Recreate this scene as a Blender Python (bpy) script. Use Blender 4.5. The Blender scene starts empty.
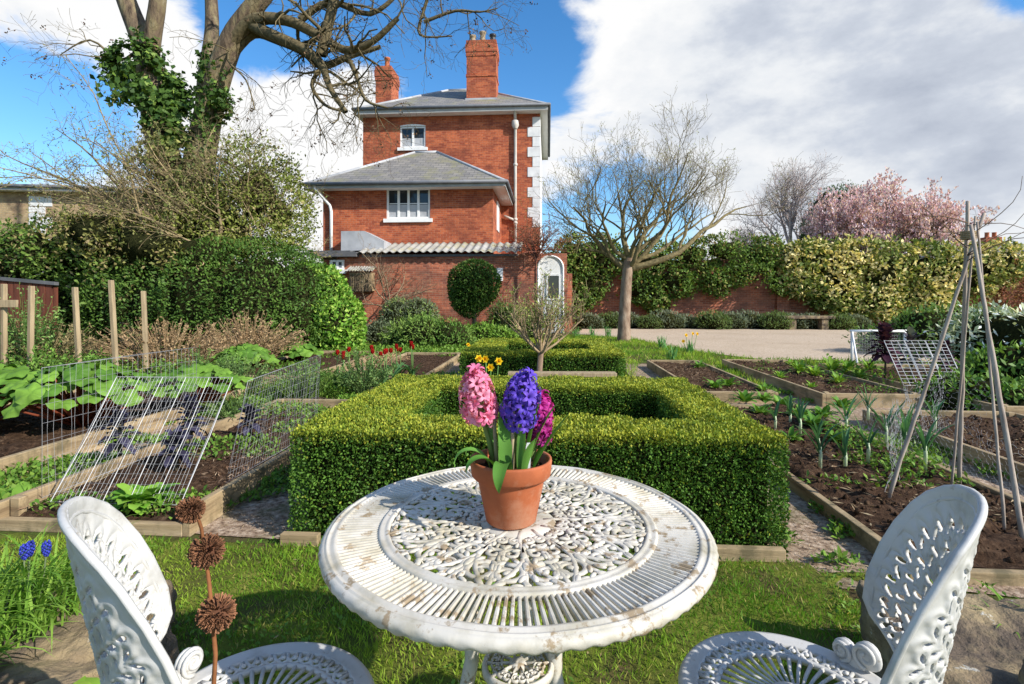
import bpy, math, random
import numpy as np
from mathutils import Vector, Matrix

random.seed(11)
rng = np.random.default_rng(11)
SC = bpy.context.scene
COL = SC.collection
F, H = 527.0, 1.15            # focal length in pixels, eye height in metres
TH = 0.0683                   # the garden's long axis is turned this much from the view
R = math.radians
PI = math.pi


def W(px, py, Y):
    return Vector(((px - 512) / F * Y, Y, H - (py - 300) / F * Y))


def G(px, py, z=0.0):
    Y = F * (H - z) / (py - 300)
    return Vector(((px - 512) / F * Y, Y, z))


def gw(u, v, z=0.0):          # garden frame -> world
    c, s = math.cos(TH), math.sin(TH)
    return Vector((u * c + v * s, -u * s + v * c, z))


def wg(x, y):                 # world -> garden frame
    c, s = math.cos(TH), math.sin(TH)
    return (x * c - y * s, x * s + y * c)


# ------------------------------------------------------------------ noise
def _hash(i, j, k, seed):
    h = (i * 374761393 + j * 668265263 + k * 2147483647 + seed * 974711) & 0xFFFFFFFF
    h = ((h ^ (h >> 13)) * 1274126177) & 0xFFFFFFFF
    return ((h ^ (h >> 16)) & 0xFFFF) / 32767.5 - 1.0


def vnoise(P, scale=1.0, seed=0):
    P = np.asarray(P, float) * scale
    I = np.floor(P).astype(np.int64)
    f = P - I
    f = f * f * (3 - 2 * f)
    out = 0
    for a in (0, 1):
        for b in (0, 1):
            for c in (0, 1):
                w = (f[:, 0] if a else 1 - f[:, 0]) * (f[:, 1] if b else 1 - f[:, 1]) * (f[:, 2] if c else 1 - f[:, 2])
                out = out + w * _hash(I[:, 0] + a, I[:, 1] + b, I[:, 2] + c, seed)
    return out


def fbm(P, scale=1.0, octs=3, seed=0):
    o, a = 0, 1.0
    for q in range(octs):
        o = o + a * vnoise(P, scale * 2 ** q, seed + q)
        a *= 0.5
    return o


# ------------------------------------------------------------------ mesh building
def bst(a):
    return np.stack(np.broadcast_arrays(*a), -1)


class MB:
    """collects shapes; link() makes them ONE mesh object"""

    def __init__(s):
        s.v, s.f, s.c, s.n = [], [], [], 0

    def raw(s, V, Fs, col=(1, 1, 1)):
        V = np.asarray(V, float).reshape(-1, 3)
        col = np.asarray(col, float)
        if col.ndim == 1:
            col = np.tile(col, (len(V), 1))
        s.v.append(V)
        s.c.append(col)
        if isinstance(Fs, np.ndarray):
            s.f.append(Fs + s.n)
        else:
            s.f.extend([np.array([f]) + s.n for f in Fs])
        s.n += len(V)

    def box(s, x0, x1, y0, y1, z0, z1, M=None, col=(1, 1, 1)):
        V = np.array([(x0, y0, z0), (x1, y0, z0), (x1, y1, z0), (x0, y1, z0), (x0, y0, z1), (x1, y0, z1), (x1, y1, z1), (x0, y1, z1)], float)
        if M is not None:
            V = np.array([M @ Vector(p) for p in V])
        s.raw(V, np.array([(0, 3, 2, 1), (4, 5, 6, 7), (0, 1, 5, 4), (1, 2, 6, 5), (2, 3, 7, 6), (3, 0, 4, 7)]), col)

    def tube(s, pts, rad, sides=6, col=(1, 1, 1), flat=1.0, up=None, cap=True, closed=False):
        P = np.array([tuple(p) for p in pts], float)
        n = len(P)
        r = np.full(n, rad, float) if np.isscalar(rad) else np.asarray(rad, float)
        if closed:
            T = np.roll(P, -1, 0) - np.roll(P, 1, 0)
        else:
            T = np.gradient(P, axis=0)
        T /= np.linalg.norm(T, axis=1)[:, None] + 1e-12
        if up is None:
            a = np.array([0, 0, 1.0]) if abs(T[0, 2]) < 0.9 else np.array([1.0, 0, 0])
            A = np.zeros_like(P)
            for i in range(n):
                a = a - T[i] * a.dot(T[i])
                a = a / (np.linalg.norm(a) + 1e-12)
                A[i] = a
        else:
            A = np.tile(np.asarray(up, float), (n, 1))
            A -= T * (A * T).sum(1)[:, None]
            A /= np.linalg.norm(A, axis=1)[:, None] + 1e-12
        B = np.cross(T, A)
        ang = np.arange(sides) * 2 * PI / sides
        V = P[:, None] + r[:, None, None] * (np.cos(ang)[None, :, None] * B[:, None] + flat * np.sin(ang)[None, :, None] * A[:, None])
        i = np.arange(n if closed else n - 1)[:, None]
        j = np.arange(sides)[None]
        i2 = (i + 1) % n
        j2 = (j + 1) % sides
        Fq = bst([i * sides + j + 0 * j2, i * sides + j2, i2 * sides + j2, i2 * sides + j + 0 * j2]).reshape(-1, 4)
        if not np.isscalar(col[0]):
            col = np.repeat(np.asarray(col), sides, 0)
        s.raw(V.reshape(-1, 3), Fq, col)
        if cap and not closed and sides > 3:
            s.f.append(np.array([list(range(sides))[::-1]]) + s.n - n * sides)
            s.f.append(np.array([[(n - 1) * sides + q for q in range(sides)]]) + s.n - n * sides)

    def lathe(s, prof, segs=48, c=(0, 0, 0), mod=None, col=(1, 1, 1), closed=False):
        prof = np.array(prof, float)
        a = np.arange(segs) * 2 * PI / segs
        rr = np.tile(prof[:, 0][:, None], (1, segs))
        zz = np.tile(prof[:, 1][:, None], (1, segs))
        if mod is not None:
            rr, zz = mod(rr, zz, a[None])
        V = bst([rr * np.cos(a) + c[0], rr * np.sin(a) + c[1], zz + c[2]])
        n = len(prof)
        i = np.arange(n if closed else n - 1)[:, None]
        j = np.arange(segs)[None]
        i2 = (i + 1) % n
        j2 = (j + 1) % segs
        Fq = bst([i * segs + j, i * segs + j2, i2 * segs + j2, i2 * segs + j]).reshape(-1, 4)
        s.raw(V.reshape(-1, 3), Fq, col)

    def ball(s, c, r, seg=10, ring=7, M=None, col=(1, 1, 1), noise=0.0, nscale=3.0, seed=0):
        r = np.array(r if hasattr(r, '__len__') else (r, r, r), float)
        th = np.linspace(0, PI, ring + 1)[:, None]
        ph = np.arange(seg)[None] * 2 * PI / seg
        D = bst([np.sin(th) * np.cos(ph), np.sin(th) * np.sin(ph), np.cos(th)]).reshape(-1, 3)
        k = 1 + (noise * fbm(D * r / max(r) + seed * 3.1, nscale, 2, seed) if noise else 0)
        V = D * r * (k[:, None] if noise else 1)
        if M is not None:
            V = V @ np.array(M.to_3x3()).T
        V = V + np.array(c)
        i = np.arange(ring)[:, None]
        j = np.arange(seg)[None]
        Fq = bst([i * seg + j, (i + 1) * seg + j, (i + 1) * seg + (j + 1) % seg, i * seg + (j + 1) % seg]).reshape(-1, 4)
        s.raw(V, Fq, col)

    def leaves(s, P, D, N, L, Wd, cols, fold=0.15):
        """n kite-shaped leaves: base P, axis D, face normal N"""
        P = np.asarray(P, float)
        n = len(P)
        D = D / (np.linalg.norm(D, axis=1)[:, None] + 1e-9)
        S = np.cross(D, N)
        S /= np.linalg.norm(S, axis=1)[:, None] + 1e-9
        U = np.cross(S, D)
        L = np.broadcast_to(L, (n,))[:, None]
        Wd = np.broadcast_to(Wd, (n,))[:, None]
        V = np.stack([P, P + D * L * .55 + S * Wd * .5 + U * Wd * fold, P + D * L, P + D * L * .55 - S * Wd * .5 + U * Wd * fold], 1)
        Fq = np.arange(4 * n).reshape(n, 4)
        s.raw(V.reshape(-1, 3), Fq, np.repeat(cols, 4, 0))

    def blade(s, base, az, el, L, w, droop=1.0, segs=6, fold=.25, col=(1, 1, 1), prof=None, wave=0.0, tipcol=None):
        """one strap leaf: starts at elevation el (rad) and bends down by droop (rad) along its length"""
        t = np.linspace(0, 1, segs + 1)
        e = el - droop * t ** 1.4
        dl = L / segs
        hx = np.concatenate([[0], np.cumsum(np.cos(e[:-1]) * dl)])
        hz = np.concatenate([[0], np.cumsum(np.sin(e[:-1]) * dl)])
        pw = prof(t) if prof else np.sqrt(np.clip(1 - (2 * t - .9) ** 2 / 1.25, 0.01, 1)) * (1 - t ** 6)
        ca, sa = math.cos(az), math.sin(az)
        C = np.stack([hx * ca, hx * sa, hz], 1) + np.array(tuple(base))
        S = np.array([-sa, ca, 0])
        Nn = np.stack([-np.sin(e) * ca, -np.sin(e) * sa, np.cos(e)], 1)
        hw = (w / 2 * pw)[:, None]
        wv = (wave * np.sin(t * 17 + az * 5))[:, None] * Nn * w if wave else 0
        A = C + S * hw + Nn * hw * fold + wv
        B = C - S * hw + Nn * hw * fold - wv
        V = np.stack([A, C, B], 1).reshape(-1, 3)
        q = []
        for i in range(segs):
            a = i * 3
            q += [(a, a + 1, a + 4, a + 3), (a + 1, a + 2, a + 5, a + 4)]
        if tipcol is not None:
            cc = np.repeat(np.array(col)[None] * (1 - t[:, None]) + np.array(tipcol)[None] * t[:, None], 3, 0)
        else:
            cc = col
        s.raw(V, np.array(q), cc)

    def link(s, name, mat, parent=None, smooth=True, loc=(0, 0, 0), rot=0.0):
        me = bpy.data.meshes.new(name)
        V = np.concatenate(s.v)
        Cc = np.concatenate(s.c)
        st, tot, lp = [], [], []
        k = 0
        for f in s.f:
            m = f.shape[1]
            lp.append(f.reshape(-1))
            tot.append(np.full(len(f), m))
            k += f.size
        lp = np.concatenate(lp)
        tot = np.concatenate(tot)
        st = np.concatenate([[0], np.cumsum(tot)[:-1]])
        me.vertices.add(len(V))
        me.vertices.foreach_set('co', V.astype(np.float32).ravel())
        me.loops.add(len(lp))
        me.loops.foreach_set('vertex_index', lp.astype(np.int32))
        me.polygons.add(len(tot))
        me.polygons.foreach_set('loop_start', st.astype(np.int32))
        me.polygons.foreach_set('loop_total', tot.astype(np.int32))
        me.polygons.foreach_set('use_smooth', np.full(len(tot), bool(smooth)))
        ca = me.color_attributes.new('Col', 'FLOAT_COLOR', 'POINT')
        ca.data.foreach_set('color', np.concatenate([Cc, np.ones((len(Cc), 1))], 1).astype(np.float32).ravel())
        me.update(calc_edges=True)
        me.validate()
        if mat:
            me.materials.append(mat)
        o = bpy.data.objects.new(name, me)
        COL.objects.link(o)
        if parent:
            o.parent = parent
        o.location = loc
        o.rotation_euler = (0, 0, rot)
        return o


def bevel(o, w=.004, seg=2):
    m = o.modifiers.new('Bevel', 'BEVEL')
    m.width = w
    m.segments = seg
    m.limit_method = 'ANGLE'
    return o


def tag(o, label=None, cat=None, group=None, kind=None):
    if label:
        o['label'] = label
    if cat:
        o['category'] = cat
    if group:
        o['group'] = group
    if kind:
        o['kind'] = kind
    return o


def thing(name, label, cat, loc=(0, 0, 0), rot=0.0, group=None):
    o = bpy.data.objects.new(name, None)
    o.empty_display_size = .1
    COL.objects.link(o)
    o.location = loc
    o.rotation_euler = (0, 0, rot)
    return tag(o, label, cat, group)


def dup(root, loc, rot, label=None, scale=None):
    def cp(o, par):
        c = o.copy()
        COL.objects.link(c)
        c.parent = par
        for ch in list(o.children):
            cp(ch, c)
        return c
    r = cp(root, None)
    r.location = loc
    r.rotation_euler = (0, 0, rot)
    if scale:
        r.scale = (scale,) * 3
    if label:
        r['label'] = label
    return r


def mixc(a, b, t):
    t = np.asarray(t)[:, None]
    return np.asarray(a)[None] * (1 - t) + np.asarray(b)[None] * t


def rdir(n):
    d = rng.normal(size=(n, 3))
    return d / np.linalg.norm(d, axis=1)[:, None]


# ------------------------------------------------------------------ materials
def new_mat(name):
    m = bpy.data.materials.new(name)
    m.use_nodes = True
    nt = m.node_tree
    return m, nt, nt.nodes['Principled BSDF']


def nd(nt, t, **k):
    n = nt.nodes.new(t)
    for a, b in k.items():
        if a in n.inputs:
            n.inputs[a].default_value = b
        else:
            setattr(n, a, b)
    return n


def ramp(nt, stops, src):
    r = nt.nodes.new('ShaderNodeValToRGB')
    el = r.color_ramp.elements
    while len(el) < len(stops):
        el.new(.5)
    for e, (p, c) in zip(el, stops):
        e.position = p
        e.color = (*c, 1) if len(c) == 3 else c
    nt.links.new(src, r.inputs[0])
    return r


def mat_noise(name, stops, scale=5, rough=.7, bump=.3, bscale=None, detail=6, stretch=(1, 1, 1), spec=.3, dist=.01, wear=None):
    m, nt, b = new_mat(name)
    tc = nd(nt, 'ShaderNodeTexCoord')
    mp = nd(nt, 'ShaderNodeMapping')
    mp.inputs['Scale'].default_value = stretch
    nt.links.new(tc.outputs['Object'], mp.inputs[0])
    n = nd(nt, 'ShaderNodeTexNoise', Scale=scale, Detail=detail, Roughness=.62)
    nt.links.new(mp.outputs[0], n.inputs['Vector'])
    r = ramp(nt, stops, n.outputs[0])
    out = r.outputs[0]
    if wear:
        ws, lo, hi, wc = wear
        n3 = nd(nt, 'ShaderNodeTexNoise', Scale=ws, Detail=8, Roughness=.7)
        nt.links.new(tc.outputs['Object'], n3.inputs['Vector'])
        mr = nd(nt, 'ShaderNodeMapRange')
        mr.inputs[1].default_value = lo
        mr.inputs[2].default_value = hi
        nt.links.new(n3.outputs[0], mr.inputs[0])
        mx = nd(nt, 'ShaderNodeMix', data_type='RGBA')
        nt.links.new(mr.outputs[0], mx.inputs[0])
        nt.links.new(out, mx.inputs[6])
        mx.inputs[7].default_value = (*wc, 1)
        out = mx.outputs[2]
    nt.links.new(out, b.inputs['Base Color'])
    b.inputs['Roughness'].default_value = rough
    b.inputs['Specular IOR Level'].default_value = spec
    if bump:
        n2 = nd(nt, 'ShaderNodeTexNoise', Scale=bscale or scale * 4, Detail=6, Roughness=.65)
        nt.links.new(mp.outputs[0], n2.inputs['Vector'])
        bp = nd(nt, 'ShaderNodeBump', Strength=bump, Distance=dist)
        nt.links.new(n2.outputs[0], bp.inputs['Height'])
        nt.links.new(bp.outputs[0], b.inputs['Normal'])
    return m


def mat_leaf(name, rough=.5, trans=.25, spec=.15, lo=1.1, hi=1.9, scale=9, bump=0):
    """colour comes from the per-leaf attribute; some light passes through"""
    m, nt, b = new_mat(name)
    at = nd(nt, 'ShaderNodeAttribute', attribute_name='Col')
    tc = nd(nt, 'ShaderNodeTexCoord')
    n = nd(nt, 'ShaderNodeTexNoise', Scale=scale, Detail=4)
    nt.links.new(tc.outputs['Object'], n.inputs['Vector'])
    mr = nd(nt, 'ShaderNodeMapRange')
    mr.inputs[1].default_value = .3
    mr.inputs[2].default_value = .7
    mr.inputs[3].default_value = lo
    mr.inputs[4].default_value = hi
    if bump:
        bp = nd(nt, 'ShaderNodeBump', Strength=bump, Distance=.02)
        nt.links.new(n.outputs[0], bp.inputs['Height'])
        nt.links.new(bp.outputs[0], b.inputs['Normal'])
    nt.links.new(n.outputs[0], mr.inputs[0])
    vm = nd(nt, 'ShaderNodeVectorMath', operation='SCALE')
    nt.links.new(at.outputs[0], vm.inputs[0])
    nt.links.new(mr.outputs[0], vm.inputs['Scale'])
    nt.links.new(vm.outputs[0], b.inputs['Base Color'])
    b.inputs['Roughness'].default_value = rough
    b.inputs['Specular IOR Level'].default_value = spec
    if trans:
        tr = nd(nt, 'ShaderNodeBsdfTranslucent')
        vt = nd(nt, 'ShaderNodeVectorMath', operation='MULTIPLY')
        vt.inputs[1].default_value = (1.3, 1.25, .6)
        nt.links.new(vm.outputs[0], vt.inputs[0])
        nt.links.new(vt.outputs[0], tr.inputs[0])
        mx = nd(nt, 'ShaderNodeMixShader')
        mx.inputs[0].default_value = trans
        nt.links.new(b.outputs[0], mx.inputs[1])
        nt.links.new(tr.outputs[0], mx.inputs[2])
        nt.links.new(mx.outputs[0], nt.nodes['Material Output'].inputs[0])
    return m


def mat_brick(name, c1, c2, mortar, bw=.235, bh=.075, stain=(.12, .06, .05)):
    m, nt, b = new_mat(name)
    L = nt.links.new
    tc = nd(nt, 'ShaderNodeTexCoord')
    sp = nd(nt, 'ShaderNodeSeparateXYZ')
    L(tc.outputs['Object'], sp.inputs[0])
    sn = nd(nt, 'ShaderNodeSeparateXYZ')
    L(tc.outputs['Normal'], sn.inputs[0])
    ab = nd(nt, 'ShaderNodeMath', operation='ABSOLUTE')
    L(sn.outputs[0], ab.inputs[0])
    gt = nd(nt, 'ShaderNodeMath', operation='GREATER_THAN')
    gt.inputs[1].default_value = .6
    L(ab.outputs[0], gt.inputs[0])
    mx = nd(nt, 'ShaderNodeMix')
    L(gt.outputs[0], mx.inputs[0])
    L(sp.outputs[0], mx.inputs[2])
    L(sp.outputs[1], mx.inputs[3])
    cb = nd(nt, 'ShaderNodeCombineXYZ')
    L(mx.outputs[0], cb.inputs[0])
    L(sp.outputs[2], cb.inputs[1])
    br = nd(nt, 'ShaderNodeTexBrick')
    L(cb.outputs[0], br.inputs['Vector'])
    br.inputs['Color1'].default_value = (*c1, 1)
    br.inputs['Color2'].default_value = (*c2, 1)
    br.inputs['Mortar'].default_value = (*mortar, 1)
    br.inputs['Scale'].default_value = 1
    br.inputs['Mortar Size'].default_value = .006
    br.inputs['Mortar Smooth'].default_value = .3
    br.inputs['Bias'].default_value = -.1
    br.inputs['Brick Width'].default_value = bw
    br.inputs['Row Height'].default_value = bh
    n = nd(nt, 'ShaderNodeTexNoise', Scale=1.1, Detail=7, Roughness=.65)
    L(tc.outputs['Object'], n.inputs['Vector'])
    mr = nd(nt, 'ShaderNodeMapRange')
    mr.inputs[1].default_value = .44
    mr.inputs[2].default_value = .74
    L(n.outputs[0], mr.inputs[0])
    m2 = nd(nt, 'ShaderNodeMix', data_type='RGBA')
    L(mr.outputs[0], m2.inputs[0])
    L(br.outputs[0], m2.inputs[6])
    m2.inputs[7].default_value = (*stain, 1)
    n2 = nd(nt, 'ShaderNodeTexNoise', Scale=14, Detail=5)
    L(tc.outputs['Object'], n2.inputs['Vector'])
    mr2 = nd(nt, 'ShaderNodeMapRange')
    mr2.inputs[3].default_value = .6
    mr2.inputs[4].default_value = 1.4
    L(n2.outputs[0], mr2.inputs[0])
    vm = nd(nt, 'ShaderNodeVectorMath', operation='SCALE')
    L(m2.outputs[2], vm.inputs[0])
    L(mr2.outputs[0], vm.inputs['Scale'])
    L(vm.outputs[0], b.inputs['Base Color'])
    b.inputs['Roughness'].default_value = .85
    b.inputs['Specular IOR Level'].default_value = .2
    iv = nd(nt, 'ShaderNodeMath', operation='SUBTRACT')
    iv.inputs[0].default_value = 1
    L(br.outputs['Fac'], iv.inputs[1])
    bp = nd(nt, 'ShaderNodeBump', Strength=.5, Distance=.01)
    L(iv.outputs[0], bp.inputs['Height'])
    L(bp.outputs[0], b.inputs['Normal'])
    return m


M = {}
M['iron'] = mat_noise('white_painted_iron', [(.28, (.22, .19, .11)), (.40, (.42, .385, .30)), (.54, (.56, .525, .455)), (.75, (.60, .57, .51))], scale=9, rough=.5, bump=.35, bscale=70, dist=.002, wear=(19, .545, .60, (.30, .23, .145)))
M['iron_clean'] = mat_noise('white_gloss_iron', [(.3, (.36, .35, .32)), (.45, (.51, .50, .475)), (.8, (.56, .555, .535))], scale=9, rough=.42, bump=.3, bscale=60, dist=.002, wear=(34, .60, .70, (.30, .26, .20)))
M['terracotta'] = mat_noise('terracotta', [(.3, (.27, .07, .025)), (.55, (.39, .108, .04)), (.8, (.45, .15, .065))], scale=9, rough=.75, bump=.15, bscale=90, dist=.002, wear=(7, .5, .72, (.50, .27, .165)))
M['leaf'] = mat_leaf('leaf')
M['leaf_matt'] = mat_leaf('leaf_matt', rough=.7, trans=.2, spec=.12, lo=.9, hi=1.4)
M['box_leaf'] = mat_leaf('box_leaf', rough=.5, trans=.22, spec=.15, lo=1.35, hi=2.1)
M['petal'] = mat_leaf('petal', rough=.5, trans=.3, spec=.2, lo=.85, hi=1.1)
M['grass'] = mat_leaf('grass', rough=.6, trans=.35, spec=.15, lo=1.1, hi=1.7)
M['bark_attr'] = mat_leaf('twig', rough=.85, trans=0, spec=.1, lo=.6, hi=1.5, scale=14, bump=.6)
M['bark'] = mat_noise('bark', [(.3, (.04, .028, .018)), (.45, (.14, .10, .065)), (.58, (.20, .16, .085)), (.75, (.33, .28, .20))], scale=6, rough=.9, bump=1, bscale=11, stretch=(1, 1, .3), dist=.05)
M['bark_pale'] = mat_noise('pale_bark', [(.3, (.10, .062, .04)), (.5, (.25, .17, .115)), (.7, (.38, .29, .21))], scale=8, rough=.9, bump=.6, bscale=25, stretch=(1, 1, .35), dist=.02)
M['wood'] = mat_noise('weathered_board', [(.3, (.15, .10, .055)), (.5, (.34, .25, .14)), (.7, (.44, .34, .21))], scale=5, rough=.9, bump=.6, bscale=16, stretch=(.3, 3, 3), dist=.008, wear=(5, .5, .66, (.15, .12, .065)))
M['stake'] = mat_noise('stake_wood', [(.3, (.20, .145, .085)), (.55, (.36, .275, .165)), (.8, (.46, .37, .24))], scale=7, rough=.85, bump=.4, bscale=20, stretch=(4, 4, .4), dist=.006)
M['pole'] = mat_noise('grey_pole_wood', [(.3, (.22, .17, .14)), (.6, (.42, .35, .29)), (.8, (.52, .45, .38))], scale=9, rough=.85, bump=.4, bscale=25, stretch=(3, 3, .5), dist=.004)
M['soil'] = mat_noise('soil', [(.3, (.022, .013, .008)), (.52, (.068, .038, .022)), (.66, (.12, .075, .045)), (.8, (.20, .14, .09))], scale=26, rough=.95, bump=1, bscale=60, dist=.02, spec=.1)
M['chips'] = mat_noise('chip_path', [(.32, (.10, .065, .045)), (.45, (.27, .19, .13)), (.56, (.40, .30, .215)), (.70, (.58, .47, .36))], scale=34, rough=.95, bump=.8, bscale=90, dist=.01, spec=.1, wear=(2.2, .5, .7, (.09, .10, .035)))
M['gravel'] = mat_noise('pink_gravel', [(.3, (.33, .25, .17)), (.5, (.49, .385, .28)), (.7, (.60, .50, .385))], scale=30, rough=.95, bump=.6, bscale=70, dist=.01, spec=.1, wear=(.35, .48, .75, (.38, .29, .20)))
M['turf'] = mat_noise('turf', [(.30, (.12, .085, .04)), (.42, (.10, .10, .025)), (.55, (.13, .16, .022)), (.72, (.22, .22, .045))], scale=4, rough=.95, bump=.8, bscale=60, dist=.02, spec=.1)
M['garden'] = mat_noise('garden_ground', [(.3, (.06, .038, .02)), (.45, (.085, .07, .03)), (.55, (.07, .105, .018)), (.75, (.11, .16, .03))], scale=1.8, rough=.95, bump=.8, bscale=30, dist=.03, spec=.1)
M['stone'] = mat_noise('garden_stone', [(.30, (.045, .034, .024)), (.44, (.14, .105, .075)), (.56, (.26, .195, .115)), (.72, (.40, .31, .17))], scale=6, rough=.92, bump=1, bscale=40, dist=.02, wear=(13, .62, .66, (.5, .47, .40)))
M['brick'] = mat_brick('red_brick', (.50, .135, .055), (.27, .055, .028), (.36, .21, .14), stain=(.16, .045, .03))
M['brick_old'] = mat_brick('old_red_brick', (.50, .16, .085), (.24, .065, .04), (.40, .28, .20), stain=(.15, .085, .065))
M['brick_tan'] = mat_brick('tan_brick', (.45, .33, .18), (.38, .27, .15), (.4, .34, .25))
M['render_white'] = mat_noise('white_render', [(.3, (.66, .66, .64)), (.7, (.80, .80, .79))], scale=2, rough=.7, bump=.1, bscale=20)
M['paint_white'] = mat_noise('white_gloss_paint', [(.3, (.72, .72, .70)), (.7, (.82, .82, .81))], scale=3, rough=.4, bump=.05, bscale=20)
M['quoin'] = mat_noise('quoin_stone', [(.3, (.55, .55, .55)), (.7, (.75, .75, .74))], scale=2.5, rough=.7, bump=.2, bscale=15)
M['fascia'] = mat_noise('grey_fascia_paint', [(.3, (.30, .30, .29)), (.7, (.42, .42, .40))], scale=3, rough=.5, bump=.05)
M['gutter'] = mat_noise('gutter_grey', [(.3, (.10, .11, .13)), (.7, (.17, .18, .20))], scale=3, rough=.5, bump=.05)
M['pipe'] = mat_noise('cast_pipe_paint', [(.3, (.45, .41, .36)), (.7, (.60, .57, .52))], scale=3, rough=.5, bump=.1)
M['corrug'] = mat_noise('corrugated_sheet', [(.3, (.22, .21, .18)), (.55, (.36, .35, .32)), (.75, (.47, .46, .43))], scale=1.4, rough=.7, bump=.2, bscale=14, wear=(1.1, .52, .68, (.30, .27, .12)))
M['lead'] = mat_noise('lead_grey', [(.3, (.30, .31, .33)), (.7, (.47, .48, .50))], scale=2, rough=.6, bump=.1)
M['felt'] = mat_noise('roof_felt', [(.3, (.07, .075, .08)), (.7, (.14, .14, .15))], scale=3, rough=.9, bump=.3)
M['wire'] = mat_noise('galvanised_wire', [(.3, (.22, .22, .23)), (.7, (.40, .40, .41))], scale=15, rough=.45, bump=.05, spec=.5)
M['wirew'] = mat_noise('white_coated_wire', [(.3, (.45, .45, .45)), (.7, (.62, .62, .62))], scale=15, rough=.45, bump=.05)
M['shedwood'] = mat_noise('red_brown_shed', [(.3, (.06, .02, .012)), (.6, (.14, .042, .024)), (.8, (.20, .08, .04))], scale=3, rough=.8, bump=.4, stretch=(6, 6, .6))
M['black'] = mat_noise('black_metal', [(.3, (.02, .02, .022)), (.7, (.04, .04, .045))], scale=5, rough=.4, bump=.05)

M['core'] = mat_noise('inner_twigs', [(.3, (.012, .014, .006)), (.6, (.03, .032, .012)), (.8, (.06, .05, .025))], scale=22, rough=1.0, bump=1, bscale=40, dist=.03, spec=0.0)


def mat_slate():
    m, nt, b = new_mat('slate')
    L = nt.links.new
    tc = nd(nt, 'ShaderNodeTexCoord')
    sp = nd(nt, 'ShaderNodeSeparateXYZ')
    L(tc.outputs['Object'], sp.inputs[0])
    sn = nd(nt, 'ShaderNodeSeparateXYZ')
    L(tc.outputs['Normal'], sn.inputs[0])
    ab = nd(nt, 'ShaderNodeMath', operation='ABSOLUTE')
    L(sn.outputs[0], ab.inputs[0])
    gt = nd(nt, 'ShaderNodeMath', operation='GREATER_THAN')
    gt.inputs[1].default_value = .2
    L(ab.outputs[0], gt.inputs[0])
    mx = nd(nt, 'ShaderNodeMix')
    L(gt.outputs[0], mx.inputs[0])
    L(sp.outputs[0], mx.inputs[2])
    L(sp.outputs[1], mx.inputs[3])
    cb = nd(nt, 'ShaderNodeCombineXYZ')
    L(mx.outputs[0], cb.inputs[0])
    L(sp.outputs[2], cb.inputs[1])
    br = nd(nt, 'ShaderNodeTexBrick')
    L(cb.outputs[0], br.inputs['Vector'])
    br.inputs['Color1'].default_value = (.27, .25, .22, 1)
    br.inputs['Color2'].default_value = (.18, .17, .16, 1)
    br.inputs['Mortar'].default_value = (.05, .05, .05, 1)
    br.inputs['Scale'].default_value = 1
    br.inputs['Mortar Size'].default_value = .008
    br.inputs['Brick Width'].default_value = .32
    br.inputs['Row Height'].default_value = .13
    n = nd(nt, 'ShaderNodeTexNoise', Scale=1.0, Detail=7, Roughness=.7)
    L(tc.outputs['Object'], n.inputs['Vector'])
    mr = nd(nt, 'ShaderNodeMapRange')
    mr.inputs[1].default_value = .50
    mr.inputs[2].default_value = .68
    L(n.outputs[0], mr.inputs[0])
    m2 = nd(nt, 'ShaderNodeMix', data_type='RGBA')
    L(mr.outputs[0], m2.inputs[0])
    L(br.outputs[0], m2.inputs[6])
    m2.inputs[7].default_value = (.23, .22, .10, 1)
    L(m2.outputs[2], b.inputs['Base Color'])
    b.inputs['Roughness'].default_value = .6
    bp = nd(nt, 'ShaderNodeBump', Strength=.5, Distance=.02)
    L(br.outputs['Fac'], bp.inputs['Height'])
    bp.invert = True
    L(bp.outputs[0], b.inputs['Normal'])
    return m


M['slate'] = mat_slate()
_m, _nt, _b = new_mat('window_glass')
_b.inputs['Base Color'].default_value = (.02, .025, .03, 1)
_b.inputs['Roughness'].default_value = .05
_b.inputs['Specular IOR Level'].default_value = .6
M['glass'] = _m

# ------------------------------------------------------------------ camera, sun, sky
cam = bpy.data.cameras.new('camera')
cam.lens = F / 1024 * 36
cam.sensor_width = 36
cam.shift_y = -42 / 1024
cam.clip_start = .05
cam.clip_end = 2000
co = bpy.data.objects.new('camera', cam)
COL.objects.link(co)
co.location = (0, 0, H)
co.rotation_euler = (R(90), 0, 0)
SC.camera = co

SUN = Vector((.713, -.445, .545)).normalized()
sl = bpy.data.lights.new('sun', 'SUN')
sl.energy = 4.4
sl.angle = R(.5)
sl.color = (1, .95, .87)
so = bpy.data.objects.new('sun', sl)
COL.objects.link(so)
so.rotation_euler = SUN.to_track_quat('Z', 'Y').to_euler()
so.location = SUN * 60

w = bpy.data.worlds.new('World')
SC.world = w
w.use_nodes = True
nt = w.node_tree
L = nt.links.new
bg = nt.nodes['Background']
sky = nd(nt, 'ShaderNodeTexSky', sky_type='NISHITA', sun_disc=False)
sky.sun_elevation = math.asin(SUN.z)
sky.sun_rotation = math.atan2(SUN.x, SUN.y)
sky.dust_density = .4
sky.ozone_density = 3.0
hs = nd(nt, 'ShaderNodeHueSaturation', Saturation=1.28, Value=1.06)
L(sky.outputs[0], hs.inputs['Color'])
L(hs.outputs[0], bg.inputs[0])
bg.inputs[1].default_value = .135
tc = nd(nt, 'ShaderNodeTexCoord')
DIR = tc.outputs['Generated']
mp = nd(nt, 'ShaderNodeMapping')
mp.inputs['Scale'].default_value = (1, 1, 1.9)
L(DIR, mp.inputs[0])
n1 = nd(nt, 'ShaderNodeTexNoise', Scale=3.6, Detail=12, Roughness=.62, Distortion=.45)
L(mp.outputs[0], n1.inputs['Vector'])
acc = None
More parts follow.
